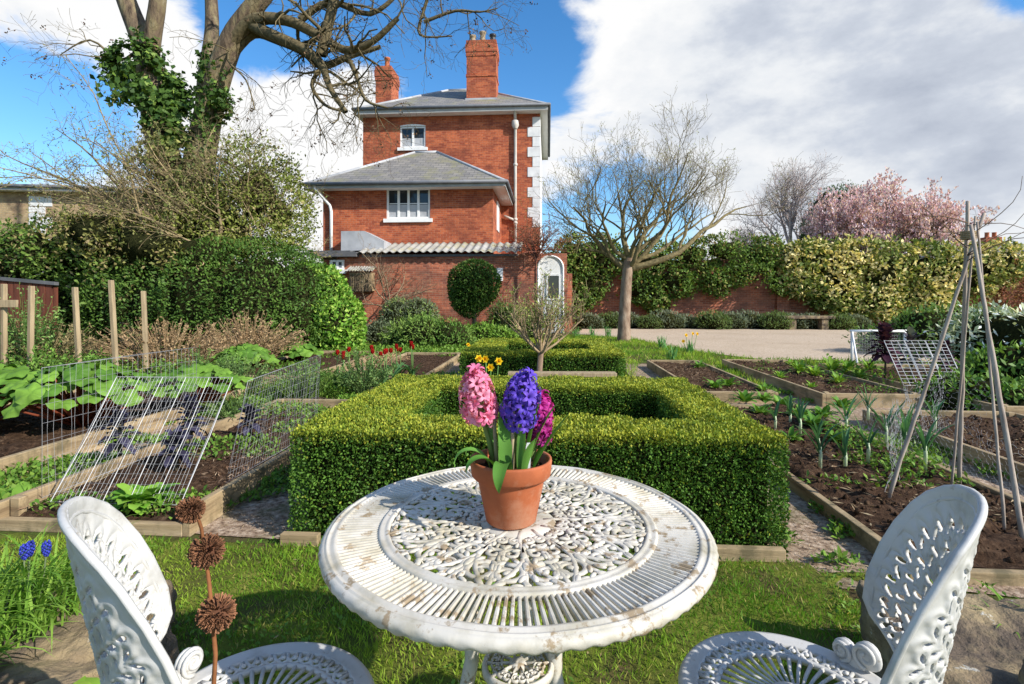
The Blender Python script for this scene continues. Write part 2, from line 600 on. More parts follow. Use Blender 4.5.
# cloud banks: pixel-free directions (azimuth from view axis, elevation), size, weight
for az, el, sz, wt in [(33, 15, .62, .50), (20, 23, .36, .28), (-17, 17, .26, .45), (-24, 8, .4, .4), (-40, 24, .28, .34),
                       (-8, 27, .30, -.46), (-24, 24, .16, -.34), (-40, 16, .14, -.38), (46, 25, .13, -.6), (3, 24, .12, -.22), (7, 16, .12, .12), (2, 13, .22, .12), (11, 9, .24, -.36), (20, 9, .2, -.16), (120, 30, .9, .2), (-130, 35, .8, .2)]:
    c = Vector((math.sin(R(az)) * math.cos(R(el)), math.cos(R(az)) * math.cos(R(el)), math.sin(R(el))))
    ds = nd(nt, 'ShaderNodeVectorMath', operation='DISTANCE')
    L(DIR, ds.inputs[0])
    ds.inputs[1].default_value = c
    mr = nd(nt, 'ShaderNodeMapRange', interpolation_type='SMOOTHSTEP')
    mr.inputs[1].default_value = 0
    mr.inputs[2].default_value = sz
    mr.inputs[3].default_value = wt
    mr.inputs[4].default_value = 0
    L(ds.outputs['Value'], mr.inputs[0])
    if acc is None:
        acc = mr.outputs[0]
    else:
        ad = nd(nt, 'ShaderNodeMath', operation='ADD')
        L(acc, ad.inputs[0])
        L(mr.outputs[0], ad.inputs[1])
        acc = ad.outputs[0]
ad = nd(nt, 'ShaderNodeMath', operation='ADD')
L(acc, ad.inputs[0])
L(n1.outputs[0], ad.inputs[1])
cov = nd(nt, 'ShaderNodeMapRange', interpolation_type='SMOOTHSTEP')
cov.inputs[1].default_value = .55
cov.inputs[2].default_value = .74
L(ad.outputs[0], cov.inputs[0])
n2 = nd(nt, 'ShaderNodeTexNoise', Scale=4.6, Detail=10, Roughness=.58)
mp2 = nd(nt, 'ShaderNodeMapping')
mp2.inputs['Scale'].default_value = (1, 1, 1.9)
mp2.inputs['Location'].default_value = (.35, .1, .22)
L(DIR, mp2.inputs[0])
L(mp2.outputs[0], n2.inputs['Vector'])
# the thick bank to the right is grey underneath
ds = nd(nt, 'ShaderNodeVectorMath', operation='DISTANCE')
L(DIR, ds.inputs[0])
ds.inputs[1].default_value = (math.sin(R(35)) * math.cos(R(17)), math.cos(R(35)) * math.cos(R(17)), math.sin(R(17)))
mg = nd(nt, 'ShaderNodeMapRange', interpolation_type='SMOOTHSTEP')
mg.inputs[1].default_value = .05
mg.inputs[2].default_value = .50
mg.inputs[3].default_value = -.06
mg.inputs[4].default_value = .20
L(ds.outputs['Value'], mg.inputs[0])
ad2 = nd(nt, 'ShaderNodeMath', operation='ADD')
L(mg.outputs[0], ad2.inputs[0])
L(n2.outputs[0], ad2.inputs[1])
cr = ramp(nt, [(.26, (.47, .52, .62)), (.42, (.62, .67, .76)), (.54, (.84, .87, .91)), (.70, (1.0, 1.0, 1.0))], ad2.outputs[0])
bg2 = nd(nt, 'ShaderNodeBackground')
bg2.inputs[1].default_value = .66
L(cr.outputs[0], bg2.inputs[0])
ms = nd(nt, 'ShaderNodeMixShader')
L(cov.outputs[0], ms.inputs[0])
L(bg.outputs[0], ms.inputs[1])
L(bg2.outputs[0], ms.inputs[2])
L(ms.outputs[0], nt.nodes['World Output'].inputs[0])

SC.view_settings.view_transform = 'Standard'
SC.view_settings.look = 'None'
SC.view_settings.exposure = 0.6
SC.view_settings.gamma = 1
SC.cycles.use_denoising = True
SC.cycles.max_bounces = 6
SC.cycles.transparent_max_bounces = 8
SC.cycles.diffuse_bounces = 3
# ================================================================== foreground
TAB = Vector((.012, 1.127, 0))
TZ = .68


def spiral(c, r0, r1, a0, turns, n=20, z=0.0):
    t = np.linspace(0, 1, n)
    a = a0 + turns * 2 * PI * t
    r = r0 + (r1 - r0) * t
    return np.stack([c[0] + r * np.cos(a), c[1] + r * np.sin(a), np.full(n, z)], 1)


def polar(path, phi):
    """local (radial, tangential) path turned to sector angle phi"""
    c, s = math.cos(phi), math.sin(phi)
    P = np.array(path)
    return np.stack([P[:, 0] * c - P[:, 1] * s, P[:, 0] * s + P[:, 1] * c, P[:, 2]], 1)


table = thing('garden_table', 'round white cast iron table with pierced scrollwork top and flaking paint', 'table', TAB)
# --- top: outer rim
rim = MB()


def rimmod(r, z, a):
    k = np.clip((.012 - np.abs(z + .015)) / .012, 0, 1) * (r > .385)
    return r + .0012 * k * np.cos(a * 72), z + .0022 * (z < -.016) * np.cos(a * 72) + .0006 * np.sin(a * 13)


rim.lathe([(.364, -.004), (.368, .001), (.374, .0015), (.378, -.0015), (.383, -.0012), (.3845, .0008), (.387, .0008), (.3885, -.0012), (.391, -.0015), (.394, -.0025), (.398, -.006), (.400, -.011), (.399, -.017), (.396, -.022), (.390, -.024), (.386, -.020), (.384, -.014), (.364, -.012)], 384, mod=rimmod, closed=True)
rim.lathe([(.266, -.008), (.266, .001), (.270, .004), (.274, .002), (.279, .0005), (.284, .003), (.289, .001), (.291, -.008)], 192, closed=True)
rim.link('table_rim', M['iron'], table, loc=(0, 0, TZ))
sl_ = MB()
NS = 176
for k in range(NS):
    a = 2 * PI * k / NS
    Mx = Matrix.Rotation(a, 4, 'Z')
    w = .0034
    V = []
    for r, ww in ((.287, w * .85), (.368, w * 1.1)):
        V += [(r, -ww, -.009), (r, -ww, -.003), (r, -ww * .5, 0), (r, ww * .5, 0), (r, ww, -.003), (r, ww, -.009)]
    V = np.array([Mx @ Vector(p) for p in V])
    sl_.raw(V, np.array([(i, (i + 1) % 6, 6 + (i + 1) % 6, 6 + i) for i in range(6)]))
sl_.link('slotted_band', M['iron'], table, loc=(0, 0, TZ), smooth=False)
lat = MB()
rr = random.Random(5)
NSEC = 12
up = (0, 0, 1)


def stroke(P, r, phi, flat=.8):
    lat.tube(polar(P, phi), np.asarray(r) * 1.2, 6, flat=.5, up=up)


def leafblob(x, y, ang, l, w, phi, z=0):
    Mx = Matrix.Rotation(ang + phi, 3, 'Z')
    p = polar([(x, y, z)], phi)[0]
    lat.ball(p, (l, w * .95, .0034), 8, 5, Mx)


for k in range(NSEC):
    ph = 2 * PI * k / NSEC + .06
    j = lambda q: rr.uniform(-q, q)
    for sg in (-1, 1):
        P = spiral((.217 + j(.002), .034 * sg), .033, .006, PI + j(.3), 1.55 * sg, 26)
        stroke(P, np.linspace(.0058, .0036, 26), ph)
        leafblob(.217, .034 * sg, j(1), .009, .007, ph, .001)
        P = spiral((.150 + j(.002), .0235 * sg), .022, .004, j(.4), 1.4 * sg, 20)
        stroke(P, np.linspace(.0055, .0034, 20), ph)
        P = spiral((.097, .0125 * sg), .0125, .003, PI + j(.3), -1.2 * sg, 14)
        stroke(P, .0042, ph)
        t = np.linspace(0, 1, 12)
        P = np.stack([.112 + .146 * t, sg * (.006 + .052 * t ** 1.5 - .018 * np.sin(t * PI)), 0 * t + .001], 1)
        stroke(P, .0043, ph)
        for (x, y, a, l, w) in [(.252, .048, .9, .016, .0065), (.240, .010, .3, .014, .006), (.185, .046, 1.2, .014, .0065), (.180, .016, -.5, .013, .006), (.126, .029, 1.0, .012, .0055), (.120, .008, .4, .010, .005), (.196, .060, .2, .012, .005), (.258, .022, 1.3, .012, .005), (.163, .040, .2, .011, .005), (.137, .012, 1.4, .010, .0045)]:
            leafblob(x + j(.003), y * sg + j(.003), (a + j(.3)) * sg, l, w, ph, .0015)
    t = np.linspace(0, 1, 10)
    stroke(np.stack([.055 + .212 * t, .004 * np.sin(t * 9 + k), 0 * t], 1), .0045, ph)
    stroke(np.stack([.13 + .137 * t, 0 * t, 0 * t], 1), .0045, ph + PI / NSEC)
    leafblob(.200, 0, 0, .018, .0075, ph, .002)
    leafblob(.160, 0, 0, .014, .007, ph, .002)
    P = spiral((.232, 0), .012, .011, 0, 1, 14)
    stroke(P, .0042, ph + PI / NSEC)
    leafblob(.205, 0, 0, .012, .006, ph + PI / NSEC, .001)
pp = np.concatenate(lat.v)[:, :2]
fill = 0
for q in range(4200):
    r_, a = .085 + .178 * math.sqrt(rr.random()), rr.uniform(0, 2 * PI)
    p = np.array([r_ * math.cos(a), r_ * math.sin(a)])
    d = np.sqrt(((pp - p) ** 2).sum(1).min())
    if d < .0052:
        continue
    an = a + rr.choice((0, PI / 2, .8, -.8)) + rr.uniform(-.3, .3)
    if d > .0095 and rr.random() < .5:
        lat.tube(spiral(p, d * .85, d * .35, an, 1.2, 14), .0036, 6, flat=.6, up=up)
    else:
        lat.ball((p[0], p[1], 0), (min(d * 1.7, .013), min(d * .8, .006), .0032), 8, 5, Matrix.Rotation(an, 3, 'Z'))
    pp = np.concatenate([pp, lat.v[-1][:, :2]])
for r0 in (.118, .192, .262):
    lat.lathe([(r0 - .004, -.004), (r0, .001), (r0 + .004, -.004), (r0, -.007)], 120, closed=True)
lat.lathe([(0, .001), (.03, .001), (.05, .002), (.078, .001), (.082, -.004), (.078, -.008), (0, -.008)], 64)
lat.link('scrollwork_panel', M['iron'], table, loc=(0, 0, TZ - .002))
# --- legs, brackets, lower shelf
for i, a in enumerate((R(197), R(318), R(77))):
    leg = MB()
    pts = [(.13, .0, TZ - .03), (.115, 0, .58), (.10, 0, .50), (.10, 0, .40), (.13, 0, .26), (.20, 0, .12), (.27, 0, .03), (.30, 0, .012), (.315, 0, .03)]
    Mx = Matrix.Rotation(a, 3, 'Z')
    pts2 = []
    for q in range(len(pts) - 1):
        for t in (0, .25, .5, .75):
            pts2.append(Vector(pts[q]).lerp(Vector(pts[q + 1]), t))
    leg.tube([Mx @ p for p in pts2], np.linspace(.016, .013, len(pts2)), 8)
    sp = spiral((.20, TZ - .075), .055, .012, PI / 2 + .3, .95, 22)
    leg.tube([Mx @ Vector((p[0], 0, p[1])) for p in sp], np.linspace(.013, .009, 22), 8)
    sp = spiral((.155, .52), .035, .008, -PI / 2, 1.1, 20)
    leg.tube([Mx @ Vector((p[0], 0, p[1])) for p in sp], np.linspace(.011, .007, 20), 8)
    leg.ball(Mx @ Vector((.128, 0, .60)), (.022, .022, .035), 10, 8)
    leg.ball(Mx @ Vector((.305, 0, .018)), (.03, .025, .018), 10, 8)
    leg.link('leg', M['iron'], table)
sh = MB()
sh.lathe([(.092, -.012), (.092, -.002), (.097, .004), (.104, .004), (.109, -.003), (.109, -.012)], 60, closed=True)
sh.lathe([(0, .002), (.016, .006), (.026, .002), (.028, -.008), (0, -.008)], 30)
for k in range(10):
    ph = 2 * PI * k / 10
    for sg in (-1, 1):
        sh.tube(polar(spiral((.066, .013 * sg), .018, .005, PI, 1.3 * sg, 16), ph), .004, 6, up=up)
    sh.tube(polar([(.02, 0, 0), (.06, 0, 0), (.095, 0, 0)], ph), .004, 6, up=up)
sho = sh.link('lower_shelf', M['iron'], table, loc=(0, -.075, .425))
sho.scale = (.66, .66, 1)
ap = MB()
ap.lathe([(.10, -.014), (.14, -.011), (.14, -.016), (.10, -.02), (.08, -.02), (.08, -.014)], 48, closed=True)
ap.link('under_bracket', M['iron'], table, loc=(0, 0, TZ))


# ------------------------------------------------------------------ chairs
def clip_sheet(f, X, Y):
    ny, nx = f.shape
    verts, faces, key = [], [], {}

    def vert(k, x, y):
        if k not in key:
            key[k] = len(verts)
            verts.append((x, y))
        return key[k]
    for i in range(ny - 1):
        for jx in range(nx - 1):
            cs = [(i, jx), (i, jx + 1), (i + 1, jx + 1), (i + 1, jx)]
            vals = [f[c] for c in cs]
            if max(vals) <= 0:
                continue
            poly = []
            for q in range(4):
                a, b = cs[q], cs[(q + 1) % 4]
                fa, fb = vals[q], vals[(q + 1) % 4]
                if fa > 0:
                    poly.append(vert(a, X[a], Y[a]))
                if (fa > 0) != (fb > 0):
                    t = fa / (fa - fb)
                    k = (min(a, b), max(a, b))
                    poly.append(vert(k, X[a] + t * (X[b] - X[a]), Y[a] + t * (Y[b] - Y[a])))
            if len(poly) >= 3:
                faces.append(poly)
    return np.array(verts), faces


BT = .447          # back height above seat
_BT = [0, .05, .08, .10, .125, .15, .20, .27, .32, .37, .40, .425, .438, .4445, .447]
_BA = [24, 27, 32, 40, 52, 56.5, 56, 51, 46, 39, 33, 24.5, 17, 8.5, 0]


def backhalf(t):   # half angle in degrees at height t
    return np.interp(t, _BT, _BA)


def backpt(s, t, off=0.0):
    rho = .176 + .076 * (t / BT) + off
    return np.stack([rho * np.cos(s), rho * np.sin(s), .43 + t * .935 + 0 * s], -1)


def make_chair(label, name='garden_chair'):
    ch = thing(name, label, 'chair', group='white cast iron chairs at the round table')
    m = M['iron_clean']
    nx, nt_ = 190, 170
    S, T = np.meshgrid(np.linspace(-1.14, 1.14, nx), np.linspace(0, BT + .004, nt_))
    rho = .22
    out = (np.radians(backhalf(T)) - np.abs(S)) * rho
    out = np.minimum(out, (BT - T))
    hole = np.full_like(T, 1.0)
    rad_ = random.Random(3)
    for e, n in ((.22, 5), (.38, 10), (.54, 14), (.69, 18), (.84, 22)):
        for q in range(n):
            al = R(-118 + 236 * q / (n - 1))
            cs = e * R(54) * math.sin(al) * (1 - .10 * max(0, math.cos(al)))
            ctt = .155 + e * (.275 if math.cos(al) > 0 else .09) * math.cos(al)
            da = math.atan2(ctt - .13, cs * rho)
            for sg in (-1, 1):
                if q % 2 == 0 and sg == 1 and e > .3 and e < .75:
                    pass
                an = da + sg * .55 + rad_.uniform(-.2, .2)
                ux, uy = math.cos(an), math.sin(an)
                px = cs * rho + .011 * math.cos(da + sg * PI / 2)
                py = ctt + .011 * math.sin(da + sg * PI / 2)
                dx, dy = S * rho - px, T - py
                l = .0128 if e > .3 else .009
                w = .0040
                a_, b_ = dx * ux + dy * uy, -dx * uy + dy * ux
                w2 = w * (1 + .5 * np.clip(a_ / l, -1, 1))
                d = (np.sqrt((a_ / l) ** 2 + (b_ / w2) ** 2) - 1) * w
                hole = np.minimum(hole, d)
    f = np.minimum(out, hole)
    V2, Fs = clip_sheet(f, S, T)
    P = backpt(V2[:, 0], V2[:, 1])
    # cast relief: raised edges round the piercings and shallow scroll ridges, inside and outside
    from_hole = np.full(len(V2), 1.0)
    ix = np.clip(((V2[:, 0] + 1.14) / 2.28 * (nx - 1)).round().astype(int), 0, nx - 1)
    iy = np.clip((V2[:, 1] / (BT + .004) * (nt_ - 1)).round().astype(int), 0, nt_ - 1)
    hd = hole[iy, ix]
    ee = np.hypot(V2[:, 0] / 1.03, (V2[:, 1] - .155) / .285)
    rel = .0026 * np.exp(-((hd - .0045) / .003) ** 2) + .0016 * np.clip(np.cos(ee * 2 * PI / .16), 0, 1) + .0008 * vnoise(np.stack([V2[:, 0] * .22, V2[:, 1], 0 * V2[:, 0]], 1), 60, 3)
    n = np.stack([np.cos(V2[:, 0]), np.sin(V2[:, 0]), 0 * V2[:, 0]], 1)
    P = P + n * rel[:, None]
    b = MB()
    b.raw(P, Fs)
    bo = b.link('backrest', m, ch)
    sm = bo.modifiers.new('Solidify', 'SOLIDIFY')
    sm.thickness = .007
    sm.offset = -1
    # beaded edge
    tt = np.array([0, .02, .04, .06, .08, .09, .10, .112, .125, .138, .15, .17, .2, .235, .27, .30, .32, .345, .37, .385, .40, .413, .425, .432, .438, .4415, .4445, .446, .447])
    sr = np.radians(backhalf(tt))
    ps = np.concatenate([sr, -sr[::-1][1:]])
    pt = np.concatenate([tt, tt[::-1][1:]])
    e = MB()
    Pe = backpt(ps, pt)
    nn = np.stack([np.cos(ps), np.sin(ps), 0 * ps], 1)
    e.tube(Pe, .0054, 8)
    e.tube(backpt(ps * .93, .012 + (pt - .012) * .955, -.004), .0035, 6)
    e.link('back_edge', m, ch)
    # vein ribs on the outside
    # seat
    s = MB()
    s.lathe([(.166, -.012), (.166, .001), (.170, .004), (.176, .002), (.190, .006), (.199, .004), (.204, -.004), (.203, -.014), (.196, -.022), (.188, -.018)], 96, closed=True)
    s.lathe([(0, .012), (.02, .012), (.04, .008), (.048, .004), (.052, -.004), (.048, -.01), (0, -.01)], 40)
    s.lathe([(.128, -.006), (.128, .002), (.134, .004), (.139, .002), (.139, -.006)], 72, closed=True)
    for k in range(40):
        a = 2 * PI * k / 40
        s.tube(polar([(.047, 0, .001), (.09, .0015, 0), (.131, 0, 0)], a), [.0026, .0036, .0046], 6, up=up, flat=.8)
        s.tube(polar([(.137, -.011, 0), (.150, .004, .001), (.169, .011, 0)], a), .0042, 6, up=up, flat=.8)
        s.tube(polar([(.137, .011, 0), (.150, -.004, .001), (.169, -.011, 0)], a), .0042, 6, up=up, flat=.8)
        p = polar([(.152, .0135, .002)], a)[0]
        s.ball(p, (.006, .006, .004), 6, 4)
    s.link('seat', m, ch, loc=(0, 0, .43))
    # scrolled lugs between seat and back
    for sg in (-1, 1):
        lg = MB()
        a = sg * R(60)
        Mx = Matrix.Rotation(a, 4, 'Z') @ Matrix.Translation((.192, 0, .435)) @ Matrix.Rotation(R(90), 4, 'Z')
        q = Mx.to_3x3()
        for (x, z, r) in ((-.022, .028, .026), (.022, .016, .022), (0, .0, .024)):
            lg.ball(Mx @ Vector((x, 0, z)), (r, .011, r), 14, 10, q)
        for (x, z, r0, tn) in ((-.022, .03, .024, 1.5), (.024, .017, .02, -1.5)):
            for side in (-.0095, .0095):
                sp = spiral((x, z), r0, .004, -PI / 2, tn, 24)
                lg.tube([Mx @ Vector((p_[0], side, p_[1])) for p_ in sp], .0045, 6)
        lg.link('scroll_lug', m, ch)
    for k in range(3):
        lg = MB()
        a = R(60 + 120 * k)
        Mx = Matrix.Rotation(a, 3, 'Z')
        pts = [(.16, 0, .415), (.19, 0, .36), (.185, 0, .27), (.15, 0, .16), (.15, 0, .07), (.185, 0, .015), (.205, 0, .012)]
        pp = []
        for q in range(len(pts) - 1):
            for t in (0, .33, .66):
                pp.append(Mx @ Vector(pts[q]).lerp(Vector(pts[q + 1]), t))
        lg.tube(pp, np.linspace(.017, .011, len(pp)), 8)
        sp = spiral((.14, .37), .045, .01, 0, 1.1, 18)
        lg.tube([Mx @ Vector((p_[0], 0, p_[1])) for p_ in sp], .008, 6)
        lg.link('leg', m, ch)
    return ch


chair = make_chair('white cast iron chair beside the dried seed stalk, its pierced back outside in shade')
chair.location = (-.442, .905, 0)
chair.rotation_euler = (0, 0, R(217))
ch2 = dup(chair, (.513, .950, -.006), R(-31), 'white cast iron chair beside the bean pole wigwam bed, its pierced back outside sunlit')

# ------------------------------------------------------------------ potted hyacinths
POT = Vector((-.002, 1.118, TZ + .003))
pot = thing('potted_hyacinths', 'terracotta pot of pink and violet hyacinths standing on the white table', 'potted plant', POT)
p = MB()
p.lathe([(0, .0), (.049, 0), (.053, .004), (.070, .088), (.071, .094), (.079, .095), (.0835, .100), (.0865, .128), (.0855, .133), (.081, .133), (.078, .128), (.0755, .100), (.070, .097), (.05, .02), (0, .02)], 72,
        mod=lambda r, z, a: (r * (1 + .004 * np.sin(a * 2 + 1)), z))
p.link('pot', M['terracotta'], pot)
s = MB()
s.lathe([(0, .112), (.03, .114), (.055, .111), (.077, .108)], 28, mod=lambda r, z, a: (r, z + .003 * np.sin(a * 7 + r * 90)))
for q in range(60):
    a, r_ = rr.uniform(0, 2 * PI), .072 * math.sqrt(rr.random())
    s.ball((r_ * math.cos(a), r_ * math.sin(a), .113), rr.uniform(.002, .006), 6, 4)
s.link('soil', M['soil'], pot)


def floret():
    f = MB()
    f.tube([(0, 0, 0), (0, 0, .007), (0, 0, .013)], [.0022, .0032, .0036], 6, cap=False)
    for k in range(6):
        f.blade((.003 * math.cos(k * PI / 3), .003 * math.sin(k * PI / 3), .0125), k * PI / 3, R(50), .0165, .0068, R(150), 4, .35)
    return np.concatenate(f.v), f.f


FV, FF = floret()


def hyacinth(base, top0, top1, width, cols, n, label, head_label):
    """base of stem, bottom and top of the flower head (local coordinates)"""
    h = thing('hyacinth', None, None)
    h.parent = pot
    h['label'] = label
    st = MB()
    base, top0, top1 = Vector(base), Vector(top0), Vector(top1)
    st.tube([base, base.lerp(top0, .5) + Vector((.002, 0, 0)), top0, top1], [.006, .0055, .005, .003], 8, col=(.13, .17, .05))
    st.link('stem', M['leaf'], h)
    m = MB()
    ax = (top1 - top0)
    Lh = ax.length
    ga = PI * (3 - math.sqrt(5))
    rot0 = ax.to_track_quat('Z', 'X').to_matrix()
    for i in range(n):
        t = (i + .5) / n
        a = i * ga
        el = R(-25 + 95 * t ** 2.2)
        d = rot0 @ Vector((math.cos(a) * math.cos(el), math.sin(a) * math.cos(el), math.sin(el)))
        d = (d + Vector([rr.uniform(-.25, .25) for _ in range(3)])).normalized()
        taper = math.sin(PI * min(1, .25 + .85 * t)) ** .5 if t < .97 else .3
        rad0 = (width / 2 - .021) * max(.15, taper) * rr.uniform(.55, 1.15)
        o = top0 + ax * (t * .93) + d * max(.001, rad0)
        q = np.array(d.to_track_quat('Z', 'Y').to_matrix() @ Matrix.Rotation(rr.uniform(0, 6), 3, 'Z'))
        k = rr.uniform(.85, 1.3)
        c = np.array(cols[0]) * (1 - (u := rr.random())) + np.array(cols[1]) * u
        m.raw(FV @ q.T * k + np.array(o), np.concatenate([f for f in FF if f.shape[1] == 4]), c)
    o = m.link('flower_head', M['petal'], h)
    return h


hyacinth((-.034, -.004, .11), (-.062, 0, .222), (-.079, .004, .308), .078, [(.78, .16, .33), (.80, .36, .50)], 62, 'tall pale pink hyacinth leaning left', '')
hyacinth((.006, -.01, .11), (.016, -.012, .215), (.026, -.014, .302), .084, [(.10, .055, .50), (.19, .10, .62)], 60, 'violet blue hyacinth in the middle', '')
hyacinth((.034, .02, .11), (.060, .024, .170), (.066, .026, .252), .056, [(.42, .02, .22), (.52, .05, .33)], 48, 'magenta hyacinth behind the violet one', '')
LG, LG2 = (.055, .15, .022), (.11, .24, .045)
for (x, y, az, el, L_, w_, dr) in [(-.045, -.01, 186, 72, .125, .026, 205), (-.03, -.03, 205, 68, .10, .028, 175), (-.012, -.03, 110, 86, .155, .030, 20), (-.008, -.045, 258, 62, .125, .031, 205),
                                   (.02, -.035, 60, 86, .135, .020, 12), (.03, -.03, 20, 82, .165, .019, 14), (.035, -.01, 8, 74, .165, .020, 26), (.045, -.015, 10, 60, .155, .017, 12),
                                   (.048, .01, 15, 66, .12, .02, 40), (-.03, .03, 130, 75, .15, .022, 60), (.01, .03, 80, 80, .14, .022, 40), (-.02, .0, 170, 80, .13, .02, 45), (.028, -.05, 300, 76, .10, .02, 30)]:
    lf = MB()
    k = rr.random()
    c = tuple(a * (1 - k) + b * k for a, b in zip(LG, LG2))
    lf.blade((x, y, .108), R(az), R(el), L_, w_, R(dr), 10, .45, c)
    o = lf.link('leaf', M['leaf'], pot)
    o.modifiers.new('Subsurf', 'SUBSURF').render_levels = 1
for (x, y, x2, y2, zt) in [(-.028, -.012, -.036, -.012, .225), (.002, -.022, .004, -.022, .238)]:
    st = MB()
    st.tube([(x, y, .10), ((x + x2) / 2, y, .16), (x2, y2, zt)], .0042, 7)
    o = st.link('support_stick', M['stake'], pot)
tie = MB()
tie.lathe([(.0095, .212), (.0105, .213), (.0095, .2145)], 16, c=(.006, -.018, 0), closed=True)
tie.tube([(.012, -.026, .213), (.02, -.03, .209), (.024, -.034, .201)], .0009, 5)
tie.link('twine_tie', M['stake'], pot)
tg = MB()
tg.raw([(.026, -.045, .10), (.038, -.045, .10), (.041, -.056, .172), (.039, -.057, .179), (.032, -.057, .179), (.030, -.056, .172)], [(0, 1, 2, 3, 4, 5)])
o = tg.link('plant_tag', M['paint_white'], pot, smooth=False)
o.modifiers.new('Solidify', 'SOLIDIFY').thickness = .0015

# ------------------------------------------------------------------ dried seed stalk
stalk = thing('dried_seed_stalk', 'dry brown stalk with round seed heads rising before the chair', 'dried plant', (-.375, .67, 0))
st = MB()
st.tube([(.02, 0, 0), (.0, 0, .3), (-.012, 0, .52), (-.002, 0, .70), (-.010, 0, .79), (-.02, 0, .86), (-.032, 0, .895)], [.0034, .0032, .003, .0028, .0025, .0022, .0018], 7, col=(.21, .085, .035))
st.link('stem', M['bark_attr'], stalk)
for (x, z, r_) in ((.0, .752, .0225), (-.013, .831, .0205), (-.034, .883, .0165)):
    b = MB()
    ga = PI * (3 - math.sqrt(5))
    n = 420
    b.ball((x, 0, z), (r_ * .72, r_ * .72, r_ * .55), 12, 9, col=(.10, .045, .025), noise=.15, nscale=4)
    for i in range(n):
        t = 1 - 2 * (i + .5) / n
        d = Vector((math.cos(i * ga) * math.sqrt(1 - t * t), math.sin(i * ga) * math.sqrt(1 - t * t), t * .75))
        d = (d + Vector([rr.uniform(-.15, .15) for _ in range(3)])).normalized()
        c = Vector((x, 0, z))
        k = rr.uniform(.86, 1.06)
        b.tube([c + d * r_ * .3, c + d * r_ * .8 * k, c + d * r_ * k * 1.02], [.0006, .0009, .0013], 4, col=np.array((.24, .115, .062)) * rr.uniform(.55, 1.25), cap=False)
    b.link('seed_head', M['bark_attr'], stalk)


# ------------------------------------------------------------------ rocks
def rock(loc, size, rot, label, seed, tilt=(0, 0), group='stone blocks edging the terrace'):
    b = MB()
    n = 44
    g = np.linspace(-1, 1, n)
    A, B = np.meshgrid(g, g)
    fs = np.arange(n * n).reshape(n, n)
    q = np.stack([fs[:-1, :-1], fs[:-1, 1:], fs[1:, 1:], fs[1:, :-1]], -1).reshape(-1, 4)
    for ax in range(3):
        for sg in (-1, 1):
            V = np.zeros((n * n, 3))
            V[:, ax] = sg
            V[:, (ax + 1) % 3] = A.ravel()
            V[:, (ax + 2) % 3] = B.ravel() * sg
            k = 16
            rad_ = (np.abs(V) ** k).sum(1) ** (1 / k)
            V = V / rad_[:, None]
            Q = V * np.array(size) / 2
            d = fbm(Q, 7, 4, seed)
            Q = Q + V * (.020 * d + .012 * np.abs(vnoise(Q, 17, seed + 3)) + .006 * vnoise(Q, 45, seed + 4))[:, None] + .018 * np.stack([vnoise(Q, 3, seed + 5), vnoise(Q, 3, seed + 6), vnoise(Q, 3, seed + 7)], 1)
            b.raw(Q, q)
    o = b.link('stone_block', M['stone'])
    o.location = loc
    o.rotation_euler = (R(tilt[0]), R(tilt[1]), rot)
    return tag(o, label, 'stone', group)


rock((-1.29, 1.50, .155), (.44, .46, .16), R(14), 'mossy flat stone slab behind the chair, under the grassy leaves', 1, (3, 3))
rock((-1.30, 1.46, .04), (.46, .44, .14), R(4), 'tan stone supporting the mossy flat slab', 9, (0, -2))
rock((-1.06, 1.05, .19), (.30, .40, .16), R(36), 'rough stone slab at the picture corner, near the leafy plant', 2, (-5, 7))
rock((-1.05, 1.02, .06), (.34, .38, .14), R(30), 'lower stone under the rough corner slab', 10, (0, 0))
rock((-1.05, 1.33, .07), (.20, .24, .15), R(-20), 'low tan stone wedged between the flat slab and chair', 3, (6, -6))
rock((1.28, 1.42, .16), (.44, .46, .15), R(-16), 'brown topped stone slab just behind the sunlit chair', 4, (4, -3))
rock((1.30, 1.38, .05), (.44, .40, .14), R(-8), 'stone supporting the brown topped slab', 11, (0, 2))
rock((1.32, 1.10, .19), (.34, .32, .13), R(-30), 'lichened stone slab nearest the frame corner beside muscari', 5, (2, 7))
rock((1.30, 1.08, .07), (.34, .30, .14), R(-24), 'lower stone under the lichened corner slab', 12, (0, 0))
rock((1.09, 1.16, .06), (.18, .20, .14), R(12), 'small dark stone propped below the two upper slabs', 6, (6, 4))
rock((1.68, 1.50, .10), (.36, .34, .20), R(8), 'stone block half hidden under blue muscari clump', 7, (2, 2))
rock((-1.62, 1.40, .10), (.34, .40, .22), R(-8), 'stone block buried beneath arching grassy muscari leaves', 8, (2, 2))


